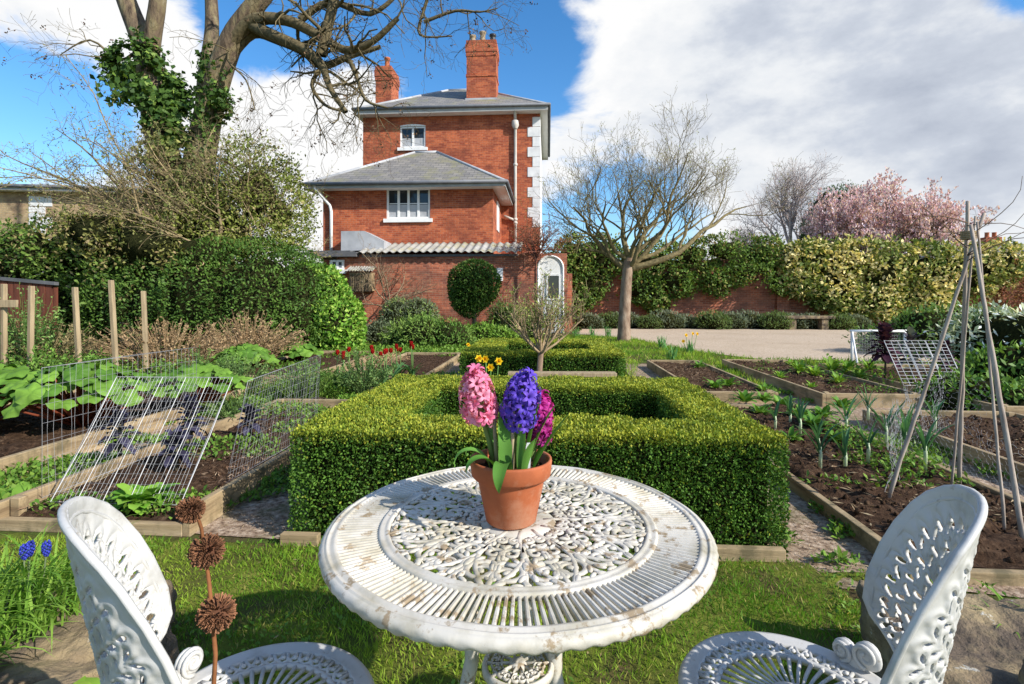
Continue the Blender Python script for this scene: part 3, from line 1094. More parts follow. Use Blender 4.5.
# ------------------------------------------------------------------ muscari clumps
def muscari(loc, n, flowers, L_, label, spread=.16, lean=None):
    t = thing('grape_hyacinth', label, 'flower', loc, group='clumps of blue grape hyacinth')
    b = MB()
    for i in range(n):
        a = rr.uniform(0, 2 * PI)
        if lean is not None and rr.random() < .55:
            a = lean + rr.uniform(-.7, .7)
        r_ = spread * math.sqrt(rr.random())
        aa = rr.uniform(0, 2 * PI)
        k = rr.random()
        b.blade((r_ * math.cos(aa), r_ * math.sin(aa), 0), a, R(rr.uniform(55, 85)), L_ * rr.uniform(.6, 1.15), .007, R(rr.uniform(60, 135)), 7, .4,
                np.array((.09, .20, .02)) * (1 - k) + np.array((.19, .30, .05)) * k)
    b.link('leaves', M['grass'], t)
    for (x, y, z) in flowers:
        f = thing('flower_spike', None, None)
        f.parent = t
        s = MB()
        s.tube([(x * .6, y * .6, 0), (x * .9, y * .9, z * .6), (x, y, z)], .0022, 6, col=(.10, .13, .06))
        s.link('stem', M['leaf'], f)
        h = MB()
        for q in range(46):
            tq = q / 46
            a = q * 2.4
            r_ = .0085 * math.sin(PI * (.18 + .75 * (1 - tq))) + .001
            h.ball((x + r_ * math.cos(a), y + r_ * math.sin(a), z + .04 * tq - .012), (.0032, .0032, .0036), 6, 5, col=np.array((.045, .06, .42)) * rr.uniform(.7, 1.4))
        h.link('bells', M['petal'], f)
    return t


muscari((-1.42, 1.50, .22), 300, [(.03, .02, .205), (.06, -.03, .22), (.095, 0, .215), (.0, .05, .19)], .30, 'big arching clump of blue grape hyacinths on the mossy stone', .17, lean=R(-20))
muscari((-1.42, 1.25, .18), 130, [], .26, 'leafy grape hyacinth clump without open spikes at the lower picture edge', .12, lean=R(10))
muscari((1.52, 1.50, .14), 90, [(-.01, 0, .14), (.05, .02, .12)], .17, 'small clump of blue grape hyacinths beside the sunlit stones', .10)


# ------------------------------------------------------------------ broad leaved plants at the near corners
def rosette(name, loc, n, L_, w_, cols, label, cat='plant', group=None, el=(25, 70), droop=(30, 80), wave=.05, mat='leaf', fold=.25, segs=7, prof=None, scale=None, parts=False):
    b = MB()
    for i in range(n):
        az = i * 2.39996 + rr.uniform(-.4, .4)
        k = rr.random()
        f = (i + .5) / n
        b.blade((.02 * math.cos(az), .02 * math.sin(az), 0), az, R(el[0] + (el[1] - el[0]) * (1 - f) + rr.uniform(-8, 8)), L_ * rr.uniform(.7, 1.1), w_ * rr.uniform(.8, 1.15), R(rr.uniform(*droop)), segs, fold,
                np.array(cols[0]) * (1 - k) + np.array(cols[1]) * k, wave=wave, prof=prof)
    o = b.link(name, M[mat])
    o.location = loc
    return tag(o, label, cat, group)


wide = lambda t: np.sqrt(np.clip(np.sin(PI * np.clip(t, .0, 1) ** .8), 0, 1)) * .98 + .02
rosette('leafy_plant', (-.93, 1.12, .20), 26, .15, .085, [(.07, .16, .02), (.20, .27, .035)], 'low broad leaved green plant between corner stones and chair', el=(15, 65), droop=(25, 70), prof=wide)
rosette('leafy_plant', (-.74, 1.32, .0), 12, .10, .05, [(.05, .12, .015), (.08, .17, .03)], 'dark leafy seedling behind the chair back on the lawn', el=(25, 65), prof=wide)

def keep_lawn(P, bk=1.0):
    u = P[:, 0] * math.cos(TH) - P[:, 1] * math.sin(TH)
    v = P[:, 0] * math.sin(TH) + P[:, 1] * math.cos(TH)
    k = ~((u > -1.30) & (u < 1.15) & (v > 2.40))
    e = .05 * vnoise(P, 5, 3)
    k &= ~((u < -1.30) & (u > -1.68) & (v > 2.36 + e))
    k &= ~((u > 1.15) & (u < 1.62) & (v > 2.16 + 5 * e + .10 * fbm(P, 9, 2, 6)))
    k &= ~((u >= 1.60) & (v > 2.07))
    k &= ~((u <= -1.66) & (v > 2.41))
    bare = np.exp(-((P[:, 0] + .05) / .55) ** 2 - ((P[:, 1] - 1.25) / .27) ** 2)
    k &= (rng.random(len(P)) > bare * bk)
    return k



# ------------------------------------------------------------------ lawn
ns = 90
gx = np.linspace(-3.6, 3.4, 2 * ns)
gy = np.linspace(.2, 2.75, ns)
X, Y = np.meshgrid(gx, gy)
P = np.stack([X.ravel(), Y.ravel(), 0 * X.ravel()], 1)
P[:, 2] = .012 + .012 * fbm(P, 3, 3, 4)
kl = keep_lawn(P, 0)
P[:, 2] = np.where(kl, P[:, 2], -.03)
lawn = MB()
ii = np.arange(2 * ns * ns).reshape(ns, 2 * ns)
lawn.raw(P, np.stack([ii[:-1, :-1], ii[:-1, 1:], ii[1:, 1:], ii[1:, :-1]], -1).reshape(-1, 4))
tag(lawn.link('lawn', M['turf']), kind='structure')


def grass_patch(name, n, x0, x1, y0, y1, hmin, hmax, keep=None, w=.0045, c0=(.08, .17, .012), c1=(.20, .27, .03), c2=(.30, .27, .08), z=.01, poly=None, kind='stuff'):
    P = np.stack([rng.uniform(x0, x1, n), rng.uniform(y0, y1, n), np.full(n, z)], 1)
    if keep is not None:
        P = P[keep(P)]
    n = len(P)
    pat = fbm(P, 2.2, 3, 9)
    P = P[pat + rng.uniform(-.9, .9, n) > -.35]
    n = len(P)
    pat = fbm(P, 2.2, 3, 9)
    D = rdir(n)
    D[:, 2] = np.abs(D[:, 2]) + .75
    N = rdir(n)
    N[:, 2] *= .3
    L_ = rng.uniform(hmin, hmax, n) * (1 + .35 * pat)
    k = np.clip(.45 + .75 * fbm(P, 1.9, 4, 21) + rng.normal(0, .2, n), 0, 1)
    c = mixc(c0, c1, k)
    dry = rng.random(n) < .05 + .22 * np.clip(fbm(P, 2.7, 3, 44) - .15, 0, 1)
    c[dry] = np.array(c2)
    b = MB()
    b.leaves(P, D, N, L_, w, c, fold=.05)
    return tag(b.link(name, M['grass']), kind=kind)


grass_patch('grass', 125000, -3.4, 3.2, .75, 2.5, .014, .036, keep_lawn, w=.0036, c0=(.07, .165, .012), c1=(.20, .28, .03))
# ================================================================== the ground and its paths
g = MB()
g.raw([(-700, -300, 0), (700, -300, 0), (700, 1200, 0), (-700, 1200, 0)], [(0, 1, 2, 3)])
tag(g.link('ground', M['garden']), kind='structure')


def sheet(name, uvs, z, mat, kind='structure', wob=.04):
    """a flat sheet with a slightly uneven outline, corners in the garden frame"""
    pts = []
    for i in range(len(uvs)):
        a, b = Vector(uvs[i]), Vector(uvs[(i + 1) % len(uvs)])
        n = max(2, int((b - a).length / .25))
        for q in range(n):
            pts.append(a.lerp(b, q / n))
    P = np.array([gw(p.x, p.y, z) for p in pts])
    P[:, 0] += wob * vnoise(P, 3, 1)
    P[:, 1] += wob * vnoise(P, 3, 2)
    b = MB()
    b.raw(P, [tuple(range(len(P)))])
    return tag(b.link(name, mat), kind=kind)


sheet('path_right', [(1.0, 2.2), (6.2, 2.0), (6.2, 9.4), (1.25, 9.6), (1.2, 6.2), (1.0, 4.4)], .006, M['chips'])
sheet('path_left', [(-4.4, 2.5), (-1.1, 2.45), (-1.15, 6.4), (-1.4, 10.4), (-4.4, 10.4)], .006, M['chips'])
gp = [wg(*G(px, py).xy) for px, py in [(575, 334), (632, 339), (665, 346), (705, 353), (765, 360), (850, 361), (1024, 363)]]
gp += [(26, gp[-1][1]), (26, 21.6), (1.5, 21.6)]
sheet('gravel_yard', gp, .010, M['gravel'], wob=.12)
# shadowed courtyard floor between low wall and arch
rng2 = random.Random(8)


# ------------------------------------------------------------------ clipped box hedges
def hedge_ring(name, label, outer, inner, h, n_m2, L_, group=None, loc0=0):
    u0, u1, v0, v1 = outer
    a0, a1, b0, b1 = inner
    rects = []   # origin, edge1, edge2, normal, colour weight

    def r(o, e1, e2, n, d=1.0):
        rects.append((np.array(o, float), np.array(e1, float), np.array(e2, float), np.array(n, float), d))
    r((u0, v0, 0), (u1 - u0, 0, 0), (0, 0, h), (0, -1, 0))
    r((u0, v1, 0), (u1 - u0, 0, 0), (0, 0, h), (0, 1, 0), .3)
    r((u0, v0, 0), (0, v1 - v0, 0), (0, 0, h), (-1, 0, 0), .8)
    r((u1, v0, 0), (0, v1 - v0, 0), (0, 0, h), (1, 0, 0), .8)
    r((a0, b0, 0), (a1 - a0, 0, 0), (0, 0, h), (0, 1, 0), .4)
    r((a0, b1, 0), (a1 - a0, 0, 0), (0, 0, h), (0, -1, 0))
    r((a0, b0, 0), (0, b1 - b0, 0), (0, 0, h), (1, 0, 0))
    r((a1, b0, 0), (0, b1 - b0, 0), (0, 0, h), (-1, 0, 0), .6)
    for (x0, x1, y0, y1) in ((u0, u1, v0, b0), (u0, u1, b1, v1), (u0, a0, b0, b1), (a1, u1, b0, b1)):
        r((x0, y0, h), (x1 - x0, 0, 0), (0, y1 - y0, 0), (0, 0, 1))
    b = MB()
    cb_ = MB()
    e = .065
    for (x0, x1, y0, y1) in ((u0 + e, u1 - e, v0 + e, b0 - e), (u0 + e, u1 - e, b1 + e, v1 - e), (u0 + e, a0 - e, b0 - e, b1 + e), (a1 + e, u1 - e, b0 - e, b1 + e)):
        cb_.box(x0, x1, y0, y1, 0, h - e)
    for o, e1, e2, n, d in rects:
        A = np.linalg.norm(e1) * np.linalg.norm(e2)
        m = int(A * n_m2 * d)
        s, t = rng.random(m), rng.random(m)
        P = o + s[:, None] * e1 + t[:, None] * e2
        bump = .016 * fbm(P, 6, 3, 3) + .010 * vnoise(P, 24, 7)
        # rounded clipped edges
        dep = np.abs(rng.normal(0, .014, m)) + (rng.random(m) < .3) * rng.uniform(.015, .055, m)
        P = P + n * (bump - dep)[:, None]
        ed = np.clip((P[:, 2] - (h - .035)) / .035, 0, 1) * .018
        P[:, 0] -= np.sign(n[0]) * ed
        P[:, 1] -= np.sign(n[1]) * ed
        topf = n[2] > .5
        D = n * .75 + rdir(m) * .75 + np.array([0, 0, .35])
        N = rdir(m) * .7 + n * .7 + np.array([0, 0, .4])
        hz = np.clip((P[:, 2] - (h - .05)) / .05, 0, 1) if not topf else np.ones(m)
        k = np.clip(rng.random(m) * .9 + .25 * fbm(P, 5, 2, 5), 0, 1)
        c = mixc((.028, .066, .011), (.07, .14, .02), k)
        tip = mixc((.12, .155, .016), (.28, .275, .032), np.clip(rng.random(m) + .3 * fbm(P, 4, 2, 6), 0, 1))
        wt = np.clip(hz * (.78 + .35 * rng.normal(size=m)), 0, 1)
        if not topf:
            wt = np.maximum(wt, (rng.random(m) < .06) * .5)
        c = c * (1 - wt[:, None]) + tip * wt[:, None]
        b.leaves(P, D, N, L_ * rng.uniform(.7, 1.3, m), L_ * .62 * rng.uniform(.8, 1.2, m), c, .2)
        # a few unclipped shoots
        q = int(A * 26 * d)
        if topf and q:
            P2 = o + rng.random(q)[:, None] * e1 + rng.random(q)[:, None] * e2
            for p in P2:
                if rng.random() < .5:
                    hh = rng.uniform(.015, .04)
                    mm = 5
                    Q = p + np.stack([rng.normal(0, .004, mm), rng.normal(0, .004, mm), np.linspace(0, hh, mm)], 1)
                    b.leaves(Q, rdir(mm) + np.array([0, 0, .5]), rdir(mm), L_ * .9, L_ * .5, mixc((.13, .17, .02), (.24, .25, .04), rng.random(mm)), .2)
    root = thing(name, label, 'hedge', (0, 0, 0), -TH, group)
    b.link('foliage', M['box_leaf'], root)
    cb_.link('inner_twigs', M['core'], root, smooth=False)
    st = MB()
    for q in range(14):
        x, y = u0 + .12 + (u1 - u0 - .24) * q / 13, v0 + .07
        st.tube([(x, y, 0), (x + rr.uniform(-.02, .02), y, .12), (x + rr.uniform(-.04, .04), y, .3)], [.008, .006, .004], 5)
    st.link('stems', M['bark'], root)
    return root


hedge_ring('box_hedge', 'clipped square box hedge with hollow centre, right behind the white table', (-1.23, 1.07, 2.43, 4.27), (-.77, .755, 2.84, 3.76), .53, 23000, .0155, 'square box hedges')
u_, v_ = wg(*W(500, 354, 6.34).xy)
hedge_ring('box_hedge', 'smaller square box hedge farther off, by the bare apple tree trunk', (-1.08, .92, 6.42, 8.75), (-.62, .58, 6.85, 8.2), .50, 8500, .024, 'square box hedges')


# ------------------------------------------------------------------ raised beds
def board(parent, u0, v0, u1, v1, h, t=.04, z0=0.0, name='board'):
    d = Vector((u1 - u0, v1 - v0))
    l = d.length
    b = MB()
    b.box(0, l, -t / 2, t / 2, z0, h)
    o = b.link(name, M['wood'], parent, smooth=False, loc=(u0, v0, 0), rot=math.atan2(d.y, d.x))
    bevel(o, .005)
    return o


def soil_sheet(parent, u0, u1, v0, v1, z, amp, step=.035, seed=0, name='soil'):
    nu, nv = max(3, int((u1 - u0) / step)), max(3, int((v1 - v0) / step))
    U, V = np.meshgrid(np.linspace(u0, u1, nu), np.linspace(v0, v1, nv))
    P = np.stack([U.ravel(), V.ravel(), 0 * U.ravel()], 1)
    ridge = np.abs(vnoise(P, 9, seed + 3))
    P[:, 2] = z + amp * (fbm(P, 3.5, 2, seed) * .7 + (.5 - ridge) * .8 + .45 * vnoise(P, 24, seed + 5))
    P[:, :2] += .01 * np.stack([vnoise(P, 30, 8), vnoise(P, 30, 9)], 1)
    e = np.minimum(np.minimum(P[:, 0] - u0, u1 - P[:, 0]), np.minimum(P[:, 1] - v0, v1 - P[:, 1]))
    P[:, 2] = np.where(e < .03, np.minimum(P[:, 2], z - .01), P[:, 2])
    b = MB()
    ii = np.arange(nu * nv).reshape(nv, nu)
    b.raw(P, np.stack([ii[:-1, :-1], ii[:-1, 1:], ii[1:, 1:], ii[1:, :-1]], -1).reshape(-1, 4))
    # loose clods
    for q in range(int((u1 - u0) * (v1 - v0) * 240)):
        i = rr.randrange(len(P))
        if e[i] < .04:
            continue
        b.ball(P[i] + (0, 0, .004), rr.uniform(.003, .004 + amp * .42 * rr.random()), 6, 4, noise=.3, nscale=2, seed=q)
    return b.link(name, M['soil'], parent)


def bed(label, u0, u1, v0, v1, h=.14, amp=.03, sides='flbr', zs=None, step=.035, seed=0, hf=None):
    root = thing('raised_bed', label, 'raised bed', (0, 0, 0), -TH, 'timber edged raised beds')
    t = .02
    if 'f' in sides:
        board(root, u0, v0 - t, u1, v0 - t, hf or h)
    if 'b' in sides:
        board(root, u0, v1 + t, u1, v1 + t, h)
    if 'l' in sides:
        board(root, u0 - t, v0 - .04, u0 - t, v1 + .04, h - .003)
    if 'r' in sides:
        board(root, u1 + t, v0 - .04, u1 + t, v1 + .04, h - .003)
    for (x, y) in ((u0 + .035, v0 + .035), (u1 - .035, v0 + .035), (u0 + .035, v1 - .035), (u1 - .035, v1 - .035)):
        b = MB()
        b.box(-.025, .025, -.025, .025, 0, h + .006)
        bevel(b.link('corner_peg', M['wood'], root, smooth=False, loc=(x, y, 0)), .004)
    soil_sheet(root, u0, u1, v0, v1, zs or h - .05, amp, step, seed)
    return root


bed('raised bed of dark crumbly soil with leeks and the bean pole wigwam', 1.5, 2.5, 2.28, 5.5, .085, .045, zs=.065, seed=1, hf=.055)
bed('raised bed of bare soil beyond the wigwam poles, across a chip path', 2.97, 4.2, 2.6, 5.1, .13, .035, zs=.085, seed=2)
bed('raised bed of soil and green seedlings before the white net frame', 2.97, 3.95, 5.9, 9.1, .15, .035, zs=.11, seed=3)
bed('long bark covered raised bed beside the grass strip and smaller hedge', 1.72, 2.5, 6.05, 9.1, .13, .03, zs=.09, seed=4)
bed('raised bed of purple plants behind leaning white wire panels', 4.3, 6.0, 5.3, 8.6, .15, .03, zs=.10, seed=5)
bed('caged raised bed of dark brassicas behind the shaded chair', -2.73, -1.77, 2.48, 5.2, .14, .035, zs=.06, seed=6, hf=.06)
bed('rhubarb raised bed at the edge of the picture', -5.4, -3.48, 2.9, 6.2, .15, .03, zs=.10, seed=7)
bed('raised bed with big pale leaves beside the red tulips', -4.6, -3.22, 6.7, 10.0, .16, .03, zs=.11, seed=8, step=.06)
bed('raised bed of dry brown stems near the yellow daffodils', -2.7, -1.68, 6.9, 10.0, .14, .03, zs=.10, seed=9, step=.06)
for (u0, u1, label) in ((-1.24, -1.06, 'short timber edging under the near hedge corner beside the left path'), (.55, 1.03, 'timber edging under the near hedge corner beside the sunlit chair')):
    b = MB()
    b.box(0, u1 - u0, -.02, .02, 0, .065)
    o = b.link('edging_board', M['wood'], None, smooth=False, loc=gw(u0, 2.38), rot=-TH)
    bevel(o, .004)
    tag(o, label, 'edging', 'edging boards of the near hedge')
b = MB()
b.box(0, 1.06, -.07, .07, .40, .44)
b.box(.1, .16, -.05, .05, 0, .40)
b.box(.9, .96, -.05, .05, 0, .40)
p0 = W(508, 374, 5.2)
o = b.link('plank_seat', M['stake'], None, smooth=False, loc=(p0.x, p0.y, 0), rot=-.02)
bevel(o, .004)
tag(o, 'narrow pale wooden plank seat between the two box hedges', 'bench')


# ------------------------------------------------------------------ wire panels
def wire_panel(label, corners, nu, nv, thick_every=1, r=.0016, r2=.003, mat='wire', group='wire mesh cage panels', frame=True):
    """corners: bottom left, bottom right, top right, top left"""
    c = [Vector(p) for p in corners]
    root = thing('wire_panel', label, 'wire panel', c[0], 0, group)
    c = [p - c[0] for p in c]
    b = MB()
    for i in range(nu + 1):
        t = i / nu
        a, d = c[0].lerp(c[1], t), c[3].lerp(c[2], t)
        wob = Vector((rr.uniform(-.012, .012), rr.uniform(-.012, .012), 0))
        thick = thick_every and i % thick_every == 0
        b.tube([a, a.lerp(d, .5) + wob, d], r2 if thick else r, 4, cap=False)
    b.link('upright_wires', M['wirew'] if thick_every else M[mat], root)
    b = MB()
    for i in range(nv + 1):
        t = (i / nv) ** 1.0
        a, d = c[0].lerp(c[3], t), c[1].lerp(c[2], t)
        wob = Vector((rr.uniform(-.01, .01), rr.uniform(-.01, .01), rr.uniform(-.008, .008)))
        b.tube([a, a.lerp(d, .5) + wob, d], r, 4, cap=False)
    b.link('cross_wires', M[mat], root)
    if frame:
        b = MB()
        b.tube([c[0], c[1], c[2], c[3]], r2 * 1.0, 5, closed=True)
        b.link('panel_frame', M[mat], root)
    return root


wire_panel('leaning wire panel with white uprights across the front of the cage', [(-2.40, 2.74, .10), (-1.70, 2.70, .10), (-1.66, 3.13, .69), (-2.37, 3.16, .69)], 30, 14, 6, .0007, .0024)
wire_panel('upright grey wire panel closing the rhubarb side of the cage', [gw(-2.68, 2.62, .10), gw(-2.68, 3.85, .10), gw(-2.68, 3.85, .79), gw(-2.68, 2.62, .79)], 30, 7, 0, .0008, .0018)
wire_panel('low grey wire panel along the hedge side of the cage', [gw(-1.81, 2.85, .12), gw(-1.83, 4.05, .12), gw(-1.79, 4.05, .72), gw(-1.74, 2.95, .68)], 40, 11, 0, .0006, .0018)
# small leaning wire racks in the far bed
for i, (px, w_) in enumerate(((908, .24), (929, .24), (950, .23))):
    p = W(px, 388, 6.2)
    wire_panel(['small white wire rack leaning by the dark stemmed purple plant', 'small white wire rack leaning at the middle of the three', 'small white wire rack leaning nearest the wigwam poles'][i],
               [(p.x - w_ / 2 + .07, p.y, .14), (p.x + w_ / 2 + .07, p.y, .14), (p.x + w_ / 2 - .05, p.y + .16, .66), (p.x - w_ / 2 - .05, p.y + .16, .66)], 3, 13, 1, .0028, .0045, 'wirew', 'small white wire racks')

# white framed net cloche
root = thing('net_frame', 'white framed net cover standing at the end of the seedling bed', 'net frame', (0, 0, 0))
a, b_, c_, d_ = G(848, 368, .0), G(912, 368, .0), None, None
Yf = 8.9
x0, x1 = (852 - 512) / F * Yf, (905 - 512) / F * Yf
zt = 1.15 - 31 / F * Yf
b = MB()
for x in (x0, x1):
    b.tube([(x, Yf, .0), (x, Yf, zt)], .022, 6)
    b.tube([(x - .12, Yf - .35, 0), (x, Yf, zt)], .016, 6)
b.tube([(x0 - .03, Yf, zt), (x1 + .03, Yf, zt)], .024, 6)
b.link('frame', M['paint_white'], root)
b = MB()
for i in range(34):
    x = x0 + (x1 - x0) * i / 33
    b.tube([(x, Yf + .02, .03), (x, Yf + .02, zt)], .0011, 3, cap=False)
for i in range(22):
    z = .04 + (zt - .06) * i / 21
    b.tube([(x0, Yf + .02, z), (x1, Yf + .02, z)], .0011, 3, cap=False)
b.link('net', M['wirew'], root)

# ------------------------------------------------------------------ bean pole wigwam
apex = Vector((2.42, 2.78, 1.52))
wig = thing('bean_pole', None, None)
COL.objects.unlink(wig)
bpy.data.objects.remove(wig)
for i, (px, py, tx, ty, tY, lab) in enumerate([(890, 492, 984, 213, 2.80, 'bean pole with the widest lean towards the hedge'), (959, 478, 968, 201, 2.86, 'tallest bean pole, nearly upright in the wigwam'), (1022, 532, 971, 225, 2.74, 'bean pole leaning in from the soil nearest the frame edge'), (1004, 520, 977, 222, 2.80, 'thin bean pole second from the frame edge'), (952, 482, 975, 216, 2.84, 'thin bean pole standing just behind the tallest one')]):
    p = G(px, py, .09)
    t = W(tx, ty, tY)
    d = t - p
    b = MB()
    n = 14
    r0 = .0115 if i in (1, 2) else .0105 if i == 0 else .007
    pts = [p - d * .03 + d * (1.03 * q / n) + Vector((rr.uniform(-.002, .002), rr.uniform(-.002, .002), 0)) for q in range(n + 1)]
    pts = [Vector(q) - p for q in pts]
    b.tube(pts, [r0 * rr.uniform(.92, 1.1) * (1 - .25 * q / n) for q in range(n + 1)], 8)
    o = b.link('bean_pole', M['pole'], None, loc=p)
    tag(o, lab, 'pole', 'wigwam of bean poles')
b = MB()
for q in range(5):
    b.lathe([(.030, -.004 + q * .009), (.036, q * .009), (.030, .004 + q * .009)], 14)
o = b.link('pole_lashing', M['stake'], None, loc=(2.418, 2.795, 1.475))
tag(o, 'twine lashing binding the bean poles together near their tops', 'twine')
# dead climbing stems caught at the top of the wigwam
b = MB()
for q in range(9):
    a = rr.uniform(-1.2, .9)
    p = Vector((2.42, 2.8, 1.46 + rr.uniform(-.15, .12)))
    pts = [p]
    d = Vector((math.cos(a) * rr.choice((-1, 1, 1)), rr.uniform(-.3, .3), rr.uniform(-.1, .7))).normalized()
    for s in range(6):
        d = (d + Vector((rr.uniform(-.35, .35), rr.uniform(-.3, .3), rr.uniform(-.35, .3)))).normalized()
        pts.append(pts[-1] + d * .07)
    b.tube(pts, np.linspace(.0028, .0012, 7), 4, col=np.array((.12, .08, .05)))
o = b.link('dead_vine', M['bark_attr'])
tag(o, 'wispy dead vine stems tangled round the wigwam top', 'vine')


# chicken wire tangle round the feet of the wigwam
def chicken_wire(label, pts, h, cell=.05):
    """a crumpled strip of hexagonal netting standing along a polyline"""
    pts = [Vector(p) for p in pts]
    seg = [(pts[i + 1] - pts[i]).length for i in range(len(pts) - 1)]
    tot = sum(seg)

    def at(s, z):
        s = min(max(s, 0), tot - 1e-4)
        i = 0
        while s > seg[i]:
            s -= seg[i]
            i += 1
        p = pts[i].lerp(pts[i + 1], s / seg[i])
        q = np.array([(p.x, p.y, z)])
        w_ = .05 * float(vnoise(q, 7, 2)[0])
        w2 = .05 * float(vnoise(q, 7, 5)[0])
        return (p.x + w_, p.y + w2, p.z + z * (1 + .12 * float(vnoise(q, 4, 7)[0])))
    b = MB()
    nc = int(tot / cell)
    nr = int(h / (cell * .8))
    for r_ in range(nr + 1):
        for c in range(nc):
            o = .5 if r_ % 2 else 0
            z = r_ * cell * .8
            A = at((c + o + .12) * cell, z)
            B = at((c + o + .5) * cell, z + cell * .28)
            C = at((c + o + .88) * cell, z)
            D = at((c + o + .5) * cell, z + cell * .62)
            b.tube([A, B, C], .0008, 3, cap=False)
            b.tube([B, D], .0007, 3, cap=False)
    o = b.link('chicken_wire', M['wire'])
    return tag(o, label, 'wire netting', 'crumpled chicken wire')


chicken_wire('crumpled chicken wire round the far foot of the wigwam', [G(885, 492, .09), G(905, 450, .09), G(945, 425, .09), G(985, 430, .09)], .42)
chicken_wire('chicken wire sagging along the bed board beyond the poles', [gw(2.6, 4.6, .02), gw(2.62, 3.6, .02), gw(2.6, 2.9, .02)], .36)

# ------------------------------------------------------------------ vegetables and flowers of the beds
PG = ((.05, .13, .018), (.12, .22, .03))


def leek(loc, h, label, lean=0):
    b = MB()
    b.tube([(0, 0, 0), (.004, 0, h * .3), (.0, 0, h * .45)], [.012, .011, .010], 7, col=(.42, .48, .32))
    for i in range(7):
        az = (0 if i % 2 else PI) + rr.uniform(-.5, .5) + lean
        b.blade((0, 0, h * .25), az, R(rr.uniform(62, 86)), h * rr.uniform(.6, 1.0), .022, R(rr.uniform(8, 75)), 7, .6, np.array((.055, .13, .06)) * rr.uniform(.8, 1.5))
    o = b.link('leek', M['leaf'], None, loc=loc)
    return tag(o, label, 'leek', 'leeks growing in the dark soil')


for (px, py, h) in [(846, 432, .30), (868, 420, .30), (886, 446, .34), (905, 455, .36), (925, 470, .34), (868, 462, .28), (845, 470, .26), (820, 468, .30), (818, 452, .22), (935, 432, .28)]:
    leek(G(px, py, .08), h, 'blue green leek standing upright in the crumbly soil by the wigwam', rr.uniform(-.5, .5))
for (px, py, h) in [(775, 430, .26), (790, 425, .24), (800, 435, .30)]:
    leek(G(px, py, .06), h, 'floppy leek at the end of the wigwam bed near the hedge', .6)


def leafy(name, loc, n, L_, cols, label, cat='vegetable', group='leafy greens in the beds', **k):
    return rosette(name, loc, n, L_, L_ * k.pop('wr', .5), cols, label, cat, group, prof=wide, **k)


lab = 'low bright green leafy plant in the bed between hedge and wigwam'
for (px, py, L_) in [(745, 402, .22), (765, 402, .2), (782, 408, .24), (800, 420, .24), (815, 428, .24), (822, 418, .22), (760, 415, .2), (842, 408, .2), (790, 440, .16), (836, 440, .16)]:
    leafy('leafy_green', G(px, py, .06), 24, L_ * .72, PG, lab, el=(20, 80), wr=.32, droop=(20, 95))
lab = 'small green seedling patch in the soil before the net frame'
for (px, py, L_) in [(800, 372, .28), (815, 376, .26), (832, 371, .34), (848, 372, .3), (838, 383, .22), (860, 378, .22), (780, 378, .16), (870, 370, .28), (812, 388, .14), (792, 366, .2)]:
    leafy('seedling', G(px, py, .12), 26, L_ * .7, ((.08, .18, .02), (.20, .30, .04)), lab, el=(20, 85), wr=.25, droop=(20, 95))
lab = 'green plant tuft in the bark covered bed'
for (px, py, L_) in [(715, 388, .22), (728, 386, .22), (765, 392, .18), (700, 368, .2)]:
    leafy('leafy_green', G(px, py, .09), 22, L_ * .75, PG, lab, wr=.28)
# big bright plant at the front of the caged bed
leafy('leafy_green', G(143, 505, .08), 34, .16, ((.08, .20, .02), (.17, .30, .04)), 'bright green leafy plant in front of the leaning wire panel', el=(15, 75))
leafy('leafy_green', G(18, 507, .02), 16, .16, PG, 'leafy weed by the bed end at the picture edge', el=(15, 60))
leafy('leafy_green', G(640, 300 + 130, 0), 9, .12, PG, 'small self sown plant inside the near box hedge', el=(30, 80))


def kale(loc, h, label, n=26, cols=((.022, .02, .035), (.06, .055, .10)), group='dark purple brassicas', L_=.14, parts=True):
    t = thing('purple_kale', label, 'vegetable', loc, 0, group)
    s = MB()
    s.tube([(0, 0, 0), (.01, 0, h * .5), (0, 0, h * .92)], [.014, .012, .009], 7, col=(.11, .10, .07))
    s.link('stem', M['bark_attr'], t)
    b = MB()
    for i in range(n):
        f = (i + .5) / n
        k = rr.random()
        b.blade((0, 0, h * (.42 + .55 * f)), i * 2.4, R(-25 + 95 * f), L_ * rr.uniform(.7, 1.1) * (1.1 - .45 * f), L_ * .42, R(rr.uniform(20, 60)), 6, .3, np.array(cols[0]) * (1 - k) + np.array(cols[1]) * k, prof=wide, wave=.10)
    b.link('leaves', M['leaf_matt'], t)
    return t


kale(G(119, 462, .08), .30, 'dark blue brassica nearest the rhubarb under the wire cage')
kale(G(190, 452, .08), .35, 'tall dark brassica in the middle of the wire cage', 32)
kale(G(176, 470, .08), .20, 'squat dark brassica below the tall one in the cage', 20, L_=.15)
kale(G(250, 438, .08), .20, 'low dark brassica at the hedge side of the cage', 24)
kale(G(885, 378, .10), .66, 'tall purple tree kale with rosette top beside the net frame', 44, ((.035, .012, .025), (.09, .035, .06)), L_=.26)
kale(W(912, 382, 6.6) * Vector((1, 1, 0)) + Vector((0, 0, .1)) if False else Vector((5.0, 6.6, .1)), .62, 'grey green and purple kale behind the small wire racks', 34, ((.05, .03, .06), (.13, .14, .13)), L_=.2)
kale(Vector((5.35, 6.5, .1)), .50, 'purple kale behind the wire rack nearest the poles', 30, ((.04, .015, .03), (.10, .06, .08)), L_=.18)
kale(Vector((4.75, 5.75, .1)), .16, 'low red leaved plant at the foot of the wire racks', 24, ((.05, .012, .015), (.12, .03, .03)), L_=.14)


